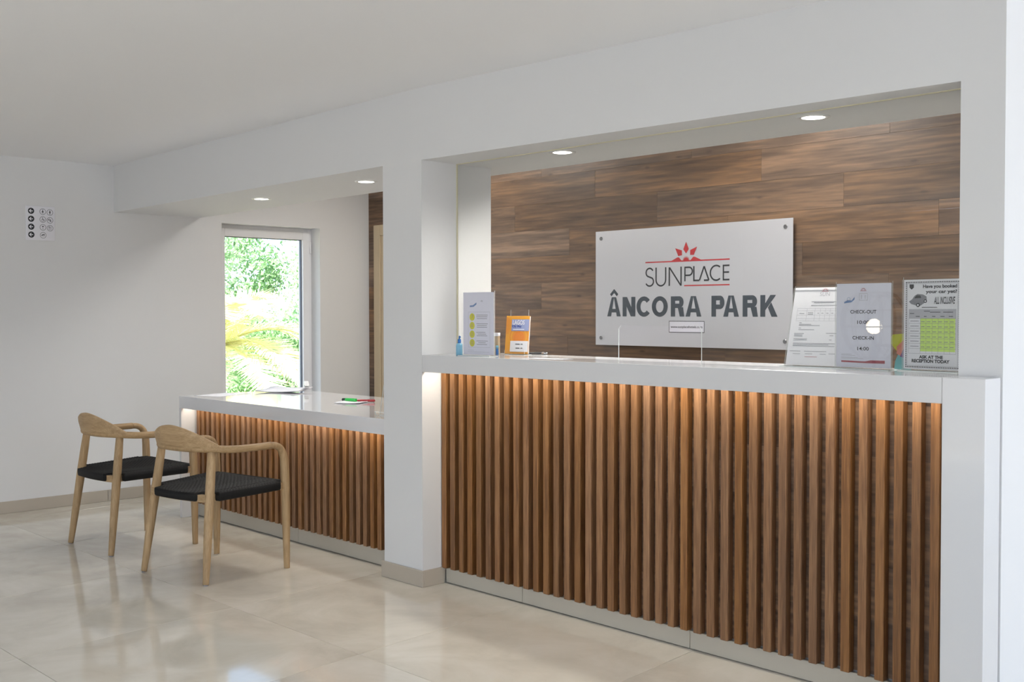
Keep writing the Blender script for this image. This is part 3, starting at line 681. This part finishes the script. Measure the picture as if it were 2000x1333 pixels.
# ------------------------------------------------------------------ things on the tall counter
def holder(name, label, w, h, loc, rot, tilt=0, base=.06):
    t = thing(name, label, 'sign holder', loc, rot)
    p = edge_box('front_sheet', -w/2-.004, w/2+.004, -.0045, -.0025, .004, h+.004, t); q = edge_box('back_sheet', -w/2-.004, w/2+.004, .0015, .0035, .004, h+.012, t)
    b = edge_box('base', -w/2-.004, w/2+.004, -base*.6, base*.4, 0, .003, t)
    for o in (p, q): o.rotation_euler = (-tilt, 0, 0)
    return t
def sheet(name, label, w, h, loc, rot, tilt=0, m='paper', cat='notice'):
    t = thing(name, label, cat, loc, rot)
    body = box('paper', (-w/2, w/2, -.0006, .0006, .006, h+.006), m, t); 
    t.rotation_euler = (Matrix.Rotation(rot[2], 3, 'Z') @ Matrix.Rotation(-tilt, 3, 'X')).to_euler()
    return t
def small_sun(t, x, z, s, m='mute_red'):
    F = Flat(.0012)
    for a in (30, 60, 90, 120, 150):
        c, q = math.cos(math.radians(a)), math.sin(math.radians(a)); F.poly([(x+c*s*.45-q*s*.12, z+q*s*.45+c*s*.12), (x+c*s, z+q*s), (x+c*s*.45+q*s*.12, z+q*s*.45-c*s*.12)])
    F.rect(x-s*.9, z-s*.08, x+s*.9, z+s*.05)
    F.done('sun_emblem', m, t)
def lines(t, rows, m='ink_grey', h=.0022, name='text_line', off=.0011):
    F = Flat(off)
    for x0, x1, z in rows: F.rect(x0, z, x1, z+h)
    return F.done(name, m, t)
rz = lambda d: (0, 0, math.radians(d))
A4 = (.21, .297)
ZH = ZT+.0003
# safety notice at the left end
L1, R1 = (-3.792, 3.405, ZH), rz(4)
holder('acrylic_sign_holder', 'clear acrylic stand holding the notice with yellow circles', .195, .29, L1, R1)
s1 = sheet('notice_sheet', 'white notice with four yellow circle icons beside the pillar', .195, .29, L1, R1, m='paper_cool')
F = Flat(.0012); F.poly([(-.055, .235), (-.035, .236), (-.012, .249), (-.012, .240), (-.030, .229), (-.055, .227)]); F.done('book_emblem', 'mute_blue', s1)
small_sun(s1, .022, .253, .008, 'ink_grey')
F = Flat(.0011); F.frame(-.065, .040, .075, .205, .0012); F.done('border', 'ink_light', s1)
for k in range(4):
    z = .181-.040*k; F = Flat(.0013); F.disc(-.040, z, .0165, 24, .0175); c = F.done('yellow_circle', 'icon_yellow', s1)
    F = Flat(.0019)
    if k == 0: F.stroke([(-.042, z-.006), (-.036, z+.008)], .0022); F.disc(-.038, z+.009, .003, 10)
    elif k == 1: F.frame(-.047, z-.006, -.033, z+.003, .002); F.disc(-.040, z+.008, .003, 10)
    elif k == 2: F.ring(-.040, z, .008, .002, 14)
    else: F.frame(-.047, z-.007, -.034, z+.006, .002); F.stroke([(-.034, z-.004), (-.031, z-.009)], .002)
    F.done('icon', 'card_tan', c)
    lines(s1, [(-.013, .060 if k != 2 else .045, z+.008), (-.013+.004*k, .058-.004*k, z), (-.010, .056, z-.008)])
lines(s1, [(-.068, -.030, .026), (-.07, .07, .018)], 'ink_light', .0012)
# hand gel bottle
bt = thing('gel_bottle', 'small blue pump bottle of hand gel beside the pillar', 'bottle', (-3.922, 3.400, ZH))
def lathe(bm, prof, n=20):
    rings = [[bm.verts.new((r*math.cos(2*math.pi*j/n), r*math.sin(2*math.pi*j/n), z)) for j in range(n)] for r, z in prof]
    for a, b in zip(rings[:-1], rings[1:]):
        for j in range(n): bm.faces.new((a[j], a[(j+1) % n], b[(j+1) % n], b[j]))
    bm.faces.new(rings[0][::-1]); bm.faces.new(rings[-1])
bm = bmesh.new(); lathe(bm, [(.015, 0), (.0165, .003), (.0165, .045), (.013, .055), (.008, .058)]); obj('body', bm, 'bottle_blue', bt, smooth=True)
bm = bmesh.new(); lathe(bm, [(.0075, .058), (.0085, .062), (.0085, .074), (.005, .078)]); cp = obj('cap', bm, 'cap_blue', bt, smooth=True)
bm = bmesh.new(); tube(bm, [(0, 0, .076), (0, 0, .088), (.006, -.004, .090), (.016, -.008, .086)], .0032, 8); obj('pump_nozzle', bm, 'cap_blue', cp, smooth=True)
# small box and blue stick between notice and map
cb = thing('card_box', 'small tan card box between the yellow-circle notice and the map', 'box', (-3.888, 3.60, ZH), rz(20))
box('body', (-.02, .02, -.012, .012, 0, .088), 'card_tan', cb, bevel=.001); box('lid', (-.021, .021, -.013, .013, .088, .104), 'paper', cb, bevel=.001)
gl = thing('glue_stick', 'small blue stick standing beside the orange map', 'glue stick', (-3.848, 3.575, ZH))
bm = bmesh.new(); lathe(bm, [(.007, 0), (.007, .028), (.0065, .029)]); obj('barrel', bm, 'cap_blue', gl, smooth=True); bm = bmesh.new(); lathe(bm, [(.0072, .029), (.0072, .042), (.005, .044)]); obj('cap', bm, 'bottle_blue', gl, smooth=True)
# map booklet in its stand
LB, RB = (-3.776, 3.635, ZH), rz(16)
ls = thing('leaflet_stand', 'low clear acrylic stand behind the orange city map', 'leaflet stand', LB, RB)
edge_box('back_sheet', -.05, .05, .030, .032, .002, .215, ls); edge_box('base', -.055, .055, -.02, .05, 0, .002, ls); edge_box('lip', -.055, .055, -.0225, -.0205, 0, .022, ls)
bk = thing('city_map_booklet', 'orange city map booklet with a blue title panel', 'booklet', (LB[0], LB[1], ZH+.0035), RB)
tl = math.radians(7); bk.rotation_euler = (Matrix.Rotation(RB[2], 3, 'Z') @ Matrix.Rotation(-tl, 3, 'X')).to_euler()
box('cover', (-.064, .064, -.006, .004, .001, .182), 'map_orange', bk, bevel=.001, seg=1); box('pages', (-.061, .0645, -.004, .002, .003, .18), 'paper', bk)
F = Flat(.0064)
for k in range(9):
    z = .172-.0085*k; F.stroke([(-.064+.004*q, z+.003*math.sin(q*.9+k*.5)-(.0018*q)) for q in range(9-(k//2))], .0024)
F.ring(.010, .082, .036, .004, 26); F.ring(.010, .082, .050, .003, 26); F.done('contour_print', 'map_orange_deep', bk)
F = Flat(.0068); F.disc(.010, .080, .030, 24); F.done('town_print', 'map_orange_deep', bk)
F = Flat(.0072); F.rect(-.033, .110, .0635, .166); F.done('title_panel', 'map_blue', bk)
text('title', 'LAGOS', 'paper', bk, -.027, .038, .140, .162, .0078, bold=.02); text('subtitle', 'City Map', 'map_navy', bk, -.030, .022, .124, .139, .0078, bold=.03)
lines(bk, [(-.024, .038, .1155)], 'paper', .004, off=.0078)
F = Flat(.0074); F.rect(-.035, .010, .0635, .062); st = F.done('price_sticker', 'paper', bk); lines(st, [(-.006, .018, .045), (.024, .034, .045), (-.003, .018, .026), (.024, .034, .026)], 'ink', .0035, off=.0080)
# pen by the map
pn = thing('ballpoint_pen', 'black ballpoint pen lying beside the orange map', 'pen', (-3.728, 3.705, ZH+.006), (0, 0, math.radians(35)))
bm = bmesh.new(); tube(bm, [(-.06, 0, 0), (-.05, 0, 0), (.035, 0, 0)], [.002, .0052, .0056], 12, (0, 0, 1)); obj('barrel', bm, 'black_plastic', pn, smooth=True)
bm = bmesh.new(); tube(bm, [(.035, 0, 0), (.062, 0, 0), (.066, 0, 0)], [.0058, .0058, .004], 12, (0, 0, 1)); obj('cap', bm, 'chrome', pn, smooth=True)
# price list, tilted
LM, RM = (-2.160, 3.582, ZH), rz(2)
tm_ = math.radians(14)
holder('acrylic_sign_holder', 'clear tilted acrylic stand holding the price list', .21, .297, LM, RM, tm_)
s2 = sheet('price_list_sheet', 'tilted white price list with a small red emblem and a ruled table', .21, .297, LM, RM, tm_)
small_sun(s2, .020, .288, .015)
text('emblem_text', 'SUN', 'ink_light', s2, .000, .040, .270, .284, .0012)
lines(s2, [(-.03, .070, .247), (-.02, .06, .243), (-.03, .085, .233)], 'ink_grey', .0018)
F = Flat(.0011)
for z in (.222, .213, .196, .183, .174): F.rect(-.085, z, .100, z+.0008)
for x in (-.085, -.045, -.012, .010, .03, .05, .07, .0995): F.rect(x, .174, x+.0008, .223)
F.done('table_rule', 'ink_light', s2)
lines(s2, [(-.075, -.055, .202), (-.040, -.018, .205), (-.040, -.018, .199), (.0, .006, .203), (.015, .024, .203), (.035, .044, .203), (.055, .064, .203), (.075, .084, .203), (-.07, -.06, .166), (-.07, -.02, .160), (-.07, .015, .156), (-.07, -.06, .146), (-.07, -.005, .140),
           (-.085, -.045, .125), (-.085, -.05, .120), (-.085, -.05, .115), (.045, .09, .127), (.06, .075, .118), (-.085, -.03, .105), (-.085, -.03, .100), (.06, .07, .102), (-.085, .085, .088), (-.085, .06, .083), (-.085, .085, .078), (-.095, -.05, .058), (-.035, .055, .058), (.065, .09, .050), (-.08, -.05, .048), (-.03, .0, .048), (.03, .055, .048)], 'ink_grey', .0017)
lines(s2, [(-.03, .02, .037)], 'mute_red', .0016)
# check-out / check-in notice
LK, RK = (-1.940, 3.562, ZH), rz(-1)
holder('acrylic_sign_holder', 'clear upright acrylic stand holding the check-out times', .21, .297, LK, RK, base=.04)
s3 = sheet('check_in_notice', 'upright white notice giving check-out and check-in times', .21, .297, LK, RK, m='paper_cool')
small_sun(s3, .0, .277, .013)
F = Flat(.0012); F.frame(-.016, .243, .016, .268, .0012); F.rect(-.008, .248, -.006, .263); F.rect(.006, .248, .008, .263); F.done('hotel_emblem', 'ink_light', s3)
F = Flat(.0012); F.poly([(-.075, .238), (-.062, .244), (-.045, .243), (-.034, .256), (-.034, .247), (-.046, .237), (-.075, .233)]); F.ring(-.057, .248, .0065, .001, 16); F.done('book_emblem', 'mute_blue', s3)
for s_, x0, x1, z0 in (('CHECK-OUT', -.050, .050, .197), ('10:00', -.023, .023, .160), ('CHECK-IN', -.041, .041, .105), ('14:00', -.022, .022, .067)):
    text('lettering', s_, 'ink', s3, x0, x1, z0, z0+.0125, .0012, bold=.012)
lines(s3, [(-.085, -.045, .052), (-.085, -.03, .048), (-.085, -.02, .041), (-.085, .0, .037)], 'ink_light', .0014)
F = Flat(.0012); F.poly([(-.085, .024), (.005, .0225), (.083, .0225), (.083, .033), (.030, .033), (.008, .0285), (-.085, .030)]); F.done('red_band', 'mute_red', s3)
# car hire notice
LC, RC = (-1.705, 3.595, ZH), rz(-4)
holder('acrylic_sign_holder', 'clear acrylic stand holding the car hire notice', .21, .31, LC, RC)
s4 = sheet('car_hire_notice', 'black and white car hire notice with a green price table', .21, .307, LC, RC, m='paper')
F = Flat(.0011); n = 46
for x in (-.098, .094):
    for k in range(n): F.rect(x, .012+.0064*k, x+.004, .012+.0064*k+.0036)
for z in (.012, .302):
    for k in range(31): F.rect(-.098+.0063*k, z, -.098+.0063*k+.0036, z+.004)
F.done('dashed_border', 'ink', s4)
F = Flat(.0011); F.frame(-.092, .018, .092, .300, .0008); F.done('border', 'ink_grey', s4)
F = Flat(.0012); F.poly([(-.084, .297), (-.068, .297), (-.068, .286), (-.076, .279), (-.084, .286)]); F.done('shield_emblem', 'ink', s4)
text('lettering', 'Have you booked', 'ink', s4, -.034, .088, .280, .2955, .0012, bold=.03)
text('lettering', 'your car yet?', 'ink', s4, -.024, .088, .262, .2775, .0012, bold=.03)
text('lettering', 'ALL INCLUSIVE', 'ink', s4, .006, .082, .229, .2535, .0012, bold=.02, shear=.3)
F = Flat(.0012); F.poly([(-.086, .238), (-.078, .230), (-.052, .222), (-.046, .222), (-.030, .232), (-.020, .243), (-.021, .255), (-.034, .262), (-.054, .264), (-.066, .257), (-.074, .246)]); car = F.done('car_picture', 'ink_grey', s4)
F = Flat(.0016); F.poly([(-.066, .249), (-.058, .259), (-.044, .259), (-.040, .250)]); F.disc(-.052, .226, .007, 16); F.disc(-.025, .239, .006, 16); F.done('car_shade', 'ink', car)
F = Flat(.0020); F.disc(-.052, .226, .0035, 12); F.disc(-.025, .239, .003, 12); F.done('wheel_hub', 'paper', car)
lines(s4, [(-.038, .018, .2165)], 'ink', .0022)
F = Flat(.0011); F.rect(-.086, .180, .086, .212); F.done('table_head', 'ink_light', s4); lines(s4, [(-.082, -.066, .196), (-.03, -.008, .204), (-.008, .030, .2005), (.04, .075, .2005), (-.06, -.045, .186), (-.03, -.02, .186), (0, .012, .186), (.03, .045, .186), (.06, .075, .186)], 'ink', .002, off=.0015)
F = Flat(.0011); F.rect(-.043, .068, .083, .180); gt = F.done('green_table', 'highlight_green', s4)
F = Flat(.0016)
for k in range(8): F.rect(-.086, .060+.0171*k, .086, .0608+.0171*k)
for x in (-.086, -.043, -.022, .0, .022, .044, .064, .0855): F.rect(x, .060, x+.0007, .180)
F.done('table_rule', 'ink_grey', s4)
lines(s4, [(-.080, -.048, .170-.0172*k) for k in range(6)]+[(-.040+.021*q, -.027+.021*q, .168-.0172*k) for k in range(6) for q in range(6)], 'ink_grey', .002, off=.0017)
text('lettering', 'ASK AT THE', 'ink', s4, -.047, .040, .043, .0545, .0012, bold=.05); text('lettering', 'RECEPTION TODAY', 'ink', s4, -.074, .064, .029, .041, .0012, bold=.05)
# colourful flyer between the two notices
fl = thing('flower_flyer', 'lime, coral and teal cut-out flyer between the two right-hand notices', 'flyer', (-1.853, 3.66, ZH), rz(0))
def flyer(name, pts, m, y):
    bm = bmesh.new(); prism(bm, pts, y, y+.002, 1); return obj(name, bm, m, fl)
flyer('teal_stem', [(-.022, 0), (.040, 0), (.040, .06), (.012, .075), (-.006, .055), (-.018, .03)], 'leaf_teal', .002)
flyer('coral_petal', [(-.012, .055), (.006, .045), (.03, .09), (.015, .105), (-.012, .08)], 'leaf_coral', .0)
flyer('purple_petal', [(.002, .045), (.02, .04), (.04, .08), (.02, .085)], 'leaf_purple', -.003)
flyer('lime_petal', [(-.045, .100), (-.03, .122), (.05, .130), (.055, .105), (.02, .085), (-.006, .055)], 'leaf_lime', .004)
# loose leaflets lying flat
def flat_paper(name, label, loc, w, d, rot, m='paper', cat='paper', n=1, dz=.0):
    t = thing(name, label, cat, loc, (0, 0, math.radians(rot)))
    q = random.Random(label)
    for k in range(n):
        bm = bmesh.new(); N = 6; g_ = []
        for i in range(N+1):
            g_.append([bm.verts.new((-w/2+w*i/N, -d/2+d*j/N, .0007+.0011*k+dz*((i/N-.5)**2+(j/N-.3)**2))) for j in range(N+1)])
        for i in range(N):
            for j in range(N): bm.faces.new((g_[i][j], g_[i+1][j], g_[i+1][j+1], g_[i][j+1]))
        o = obj('sheet', bm, m, t, smooth=True, rot=(0, 0, q.uniform(-.12, .12) if n > 1 else 0)); md = o.modifiers.new('solid', 'SOLIDIFY'); md.thickness = .0006
    return t
flat_paper('leaflet', 'pale leaflet lying flat on the counter between map and slot', (-3.36, 3.42, ZH), .21, .10, 6, 'paper')

# ------------------------------------------------------------------ things on the low desk
ZDD = ZD+.0003
flat_paper('paper_sheet', 'single white sheet at the left end of the low desk', (-6.44, 3.55, ZDD), .21, .297, 20)
flat_paper('paper_stack', 'small pile of papers on the low desk below the window', (-6.385, 3.975, ZDD), .30, .25, 30, n=6, dz=.03)
hp = thing('stapler', 'white stapler lying on the papers below the window', 'stapler', (-6.265, 4.075, ZDD+.030), rz(-30))
bm = bmesh.new(); prism(bm, [(-.07, 0), (.075, 0), (.075, .006), (-.07, .012)], -.016, .016, 1); obj('base', bm, 'white_plastic', hp, bevel=.003)
bm = bmesh.new(); prism(bm, [(-.075, .016), (-.06, .036), (-.03, .042), (.075, .022), (.078, .012), (-.07, .013)], -.015, .015, 1); obj('arm', bm, 'white_plastic', hp, bevel=.005)
flat_paper('notepad', 'thin notepad under the green marker on the low desk', (-5.335, 3.80, ZDD), .155, .22, 28, n=3, dz=.012)
gm = thing('marker_pen', 'short green highlighter lying on the notepad', 'pen', (-5.375, 3.80, ZDD+.0125), rz(15))
bm = bmesh.new(); tube(bm, [(-.035, 0, 0), (-.03, 0, 0), (.045, 0, 0), (.047, 0, 0)], [.008, .0105, .0105, .008], 14, (0, 0, 1)); obj('barrel', bm, 'pen_green', gm, smooth=True)
bm = bmesh.new(); tube(bm, [(-.062, 0, 0), (-.058, 0, 0), (-.035, 0, 0)], [.005, .0085, .0095], 14, (0, 0, 1)); obj('cap', bm, 'pen_dark', gm, smooth=True)
rp = thing('red_pen', 'dark red pen lying behind the green highlighter', 'pen', (-5.29, 3.855, ZDD+.0105), rz(38))
bm = bmesh.new(); tube(bm, [(-.06, 0, 0), (-.052, 0, 0), (.05, 0, 0), (.054, 0, 0)], [.003, .0065, .0065, .004], 12, (0, 0, 1)); obj('barrel', bm, 'pen_red', rp, smooth=True)
bm = bmesh.new(); tube(bm, [(.01, 0, .0068), (.052, 0, .0078)], .0012, 6, (0, 1, 0)); obj('clip', bm, 'pen_red', rp)
# acrylic stand and monitor half hidden by the pillar
av = thing('brochure_stand', 'clear bent acrylic brochure stand on the low desk against the pillar', 'brochure stand', (-4.478, 3.40, ZDD))
prof = [(.0, .012), (.006, .003), (.03, .0), (.075, .0), (.078, .0), (.03, .17)]
bm = bmesh.new(); P = [(-.012, .020), (-.006, .004), (.004, .0015), (.02, .004), (.05, .17)]; th = .004
rows_ = [[bm.verts.new((x, y+d, z+d*.4)) for x in (-.10, .07) for d in (0, th)] for y, z in P]
for a, b in zip(rows_[:-1], rows_[1:]):
    for q, mi in (((0, 2), 0), ((1, 3), 0), ((0, 1), 1), ((2, 3), 1)):
        bm.faces.new((a[q[0]], a[q[1]], b[q[1]], b[q[0]])).material_index = mi
for a in (rows_[0], rows_[-1]): bm.faces.new((a[0], a[1], a[3], a[2])).material_index = 1
obj('bent_sheet', bm, ['acrylic', 'acrylic_edge'], av)
edge_box('rear_foot', -.10, .07, .02, .09, .0, .0025, av)
mo = thing('computer_monitor', 'black computer monitor on the low desk, mostly hidden by the pillar', 'monitor', (-4.965, 3.93, ZDD))
box('casing', (-.225, .225, -.018, .012, .082, .40), 'black_plastic', mo, bevel=.006); box('screen', (-.215, .215, .0121, .0128, .095, .388), 'ink', mo)
bm = bmesh.new(); B(bm, -.03, .03, -.035, -.018, .004, .25); obj('stand', bm, 'black_plastic', mo, bevel=.004); box('foot', (-.1, .1, -.09, .07, 0, .008), 'black_plastic', mo, bevel=.003)

# ------------------------------------------------------------------ lantern in the lobby behind the camera, mirrored in the clear screen
lt = thing('lantern_lamp', 'wicker cage floor lamp mirrored in the clear screen beside the times notice', 'lamp', (-4.3, -1.0, 0))
bm = bmesh.new(); lathe(bm, [(.16, 0), (.16, .015), (.03, .03), (.014, .04), (.014, .95)], 24); obj('stand', bm, 'black_plastic', lt, smooth=True)
cage = [(.10, .95), (.20, 1.05), (.25, 1.2), (.24, 1.33), (.17, 1.44), (.10, 1.47)]
for k in range(14):
    a = 2*math.pi*k/14; bm = bmesh.new(); tube(bm, catmull([(r*math.cos(a), r*math.sin(a), z) for r, z in cage], 4), .006, 6, (0, 0, 1)); obj('cage_rib', bm, 'bark', lt, smooth=True)
for r, z in cage:
    bm = bmesh.new(); tube(bm, [(r*math.cos(2*math.pi*k/28), r*math.sin(2*math.pi*k/28), z) for k in range(29)], .005, 6, (0, 0, 1)); obj('cage_ring', bm, 'bark', lt, smooth=True)
bm = bmesh.new(); bmesh.ops.create_uvsphere(bm, u_segments=20, v_segments=12, radius=.06, matrix=Matrix.Translation((0, 0, 1.20))); obj('bulb', bm, 'bulb', lt, smooth=True)
bm = bmesh.new(); lathe(bm, [(.018, .95), (.02, .96), (.02, 1.14), (.015, 1.145)]); obj('socket', bm, 'black_plastic', lt, smooth=True)

# ------------------------------------------------------------------ garden outside the window
struct(box('ground', (-40, XL-.22, -14, 34, -1.3, -1.2), 'ground'))
def palm(x, y, z, label):
    p = thing('palm', label, 'palm tree', (x, y, -1.2)); zz = z+1.2; q = random.Random(5)
    bm = bmesh.new(); tube(bm, [(0, 0, 0), (.02, 0, zz*.5), (0, 0, zz)], [.2, .16, .19], 14); obj('trunk', bm, 'bark', p, smooth=True)
    for k in range(26):
        az = k*2.39996+q.uniform(-.2, .2); el = q.uniform(.15, 1.25); Ln = q.uniform(1.7, 2.3)
        d = Vector((math.cos(az), math.sin(az), 0)); P = []; n = 22
        for i in range(n+1):
            t = i/n; P.append(d*(Ln*t*math.cos(el)*(1-.12*t)+.05)+Vector((0, 0, zz+Ln*(t*math.sin(el)-.62*t*t))))
        fr = bmesh.new(); side = Vector((-d.y, d.x, 0))
        for i in range(1, n*5):
            t = i/(n*5); j = min(int(t*n), n-1); a = P[j].lerp(P[j+1], t*n-j); tg = (P[j+1]-P[j]).normalized(); up = side.cross(tg).normalized()
            if up.z < 0: up = -up
            ll = .46*math.sin(math.pi*(.12+.83*t))**.7*q.uniform(.85, 1.1)
            for s in (-1, 1):
                dr_ = (side*s*.82+tg*.55+up*q.uniform(.05, .35)).normalized(); tip = a+dr_*ll+Vector((0, 0, -.10*ll))
                wv = tg*.009
                fr.faces.new([fr.verts.new(v_) for v_ in (a-wv, a+wv, a.lerp(tip, .6)+wv*.9, tip, a.lerp(tip, .6)-wv*.9)])
        f = obj('frond', fr, 'palm_leaf_glare', p, recalc=False)
        bm = bmesh.new(); tube(bm, P, [.020*(1-.8*i/n) for i in range(n+1)], 6, (0, 0, 1)); obj('rachis', bm, 'palm_rachis', f, smooth=True)
palm(-12.2, 6.5, .85, 'pale sunlit palm with arching fronds outside the window')
def leafy(x, y, rx, rz_, zc, label, m, n, seed, size=.10):
    t = thing('leafy_tree', label, 'tree', (x, y, -1.2), group='trees beyond the window'); q = random.Random(seed)
    bm = bmesh.new(); tube(bm, [(0, 0, 0), (.05, .03, (zc+1.2)*.6), (0, 0, zc+1.2)], [.16, .12, .06], 10); obj('trunk', bm, 'bark', t, smooth=True)
    bm = bmesh.new(); cl = []
    for k in range(46):
        a = q.uniform(0, 6.28); b = math.asin(q.uniform(-1, 1)); r = q.uniform(.45, 1)
        cl.append(Vector((rx*r*math.cos(a)*math.cos(b), rx*r*math.sin(a)*math.cos(b), zc+1.2+rz_*r*math.sin(b))))
    for k in range(n):
        c = cl[k % 46]+Vector((q.gauss(0, 1), q.gauss(0, 1), q.gauss(0, 1)))*.23
        u_ = Vector((q.gauss(0, 1), q.gauss(0, 1), q.gauss(0, 1))).normalized(); v_ = u_.cross(Vector((q.gauss(0, 1), q.gauss(0, 1), q.gauss(0, 1)))).normalized(); s = size*q.uniform(.6, 1.2)
        bm.faces.new([bm.verts.new(w_) for w_ in (c-u_*s*.5, c+v_*s*.22, c+u_*s*.5, c-v_*s*.22)])
    obj('foliage', bm, m, t, recalc=False)['kind'] = 'stuff'
leafy(-18.8, 8.9, 1.5, 1.7, 2.3, 'pale green leafy tree at the left behind the palm', 'leaf_green_glare', 15000, 1)
leafy(-18.9, 13.3, 1.6, 2.6, 2.2, 'tall pale green tree at the right behind the palm', 'leaf_green_glare', 16000, 2)
leafy(-15.2, 9.5, 1.0, .9, .35, 'low green bush right behind the palm fronds', 'leaf_green', 11000, 3)
leafy(-24.6, 13.3, 2.6, 3.0, 2.0, 'farthest green tree behind the others', 'leaf_green', 15000, 4, .14)
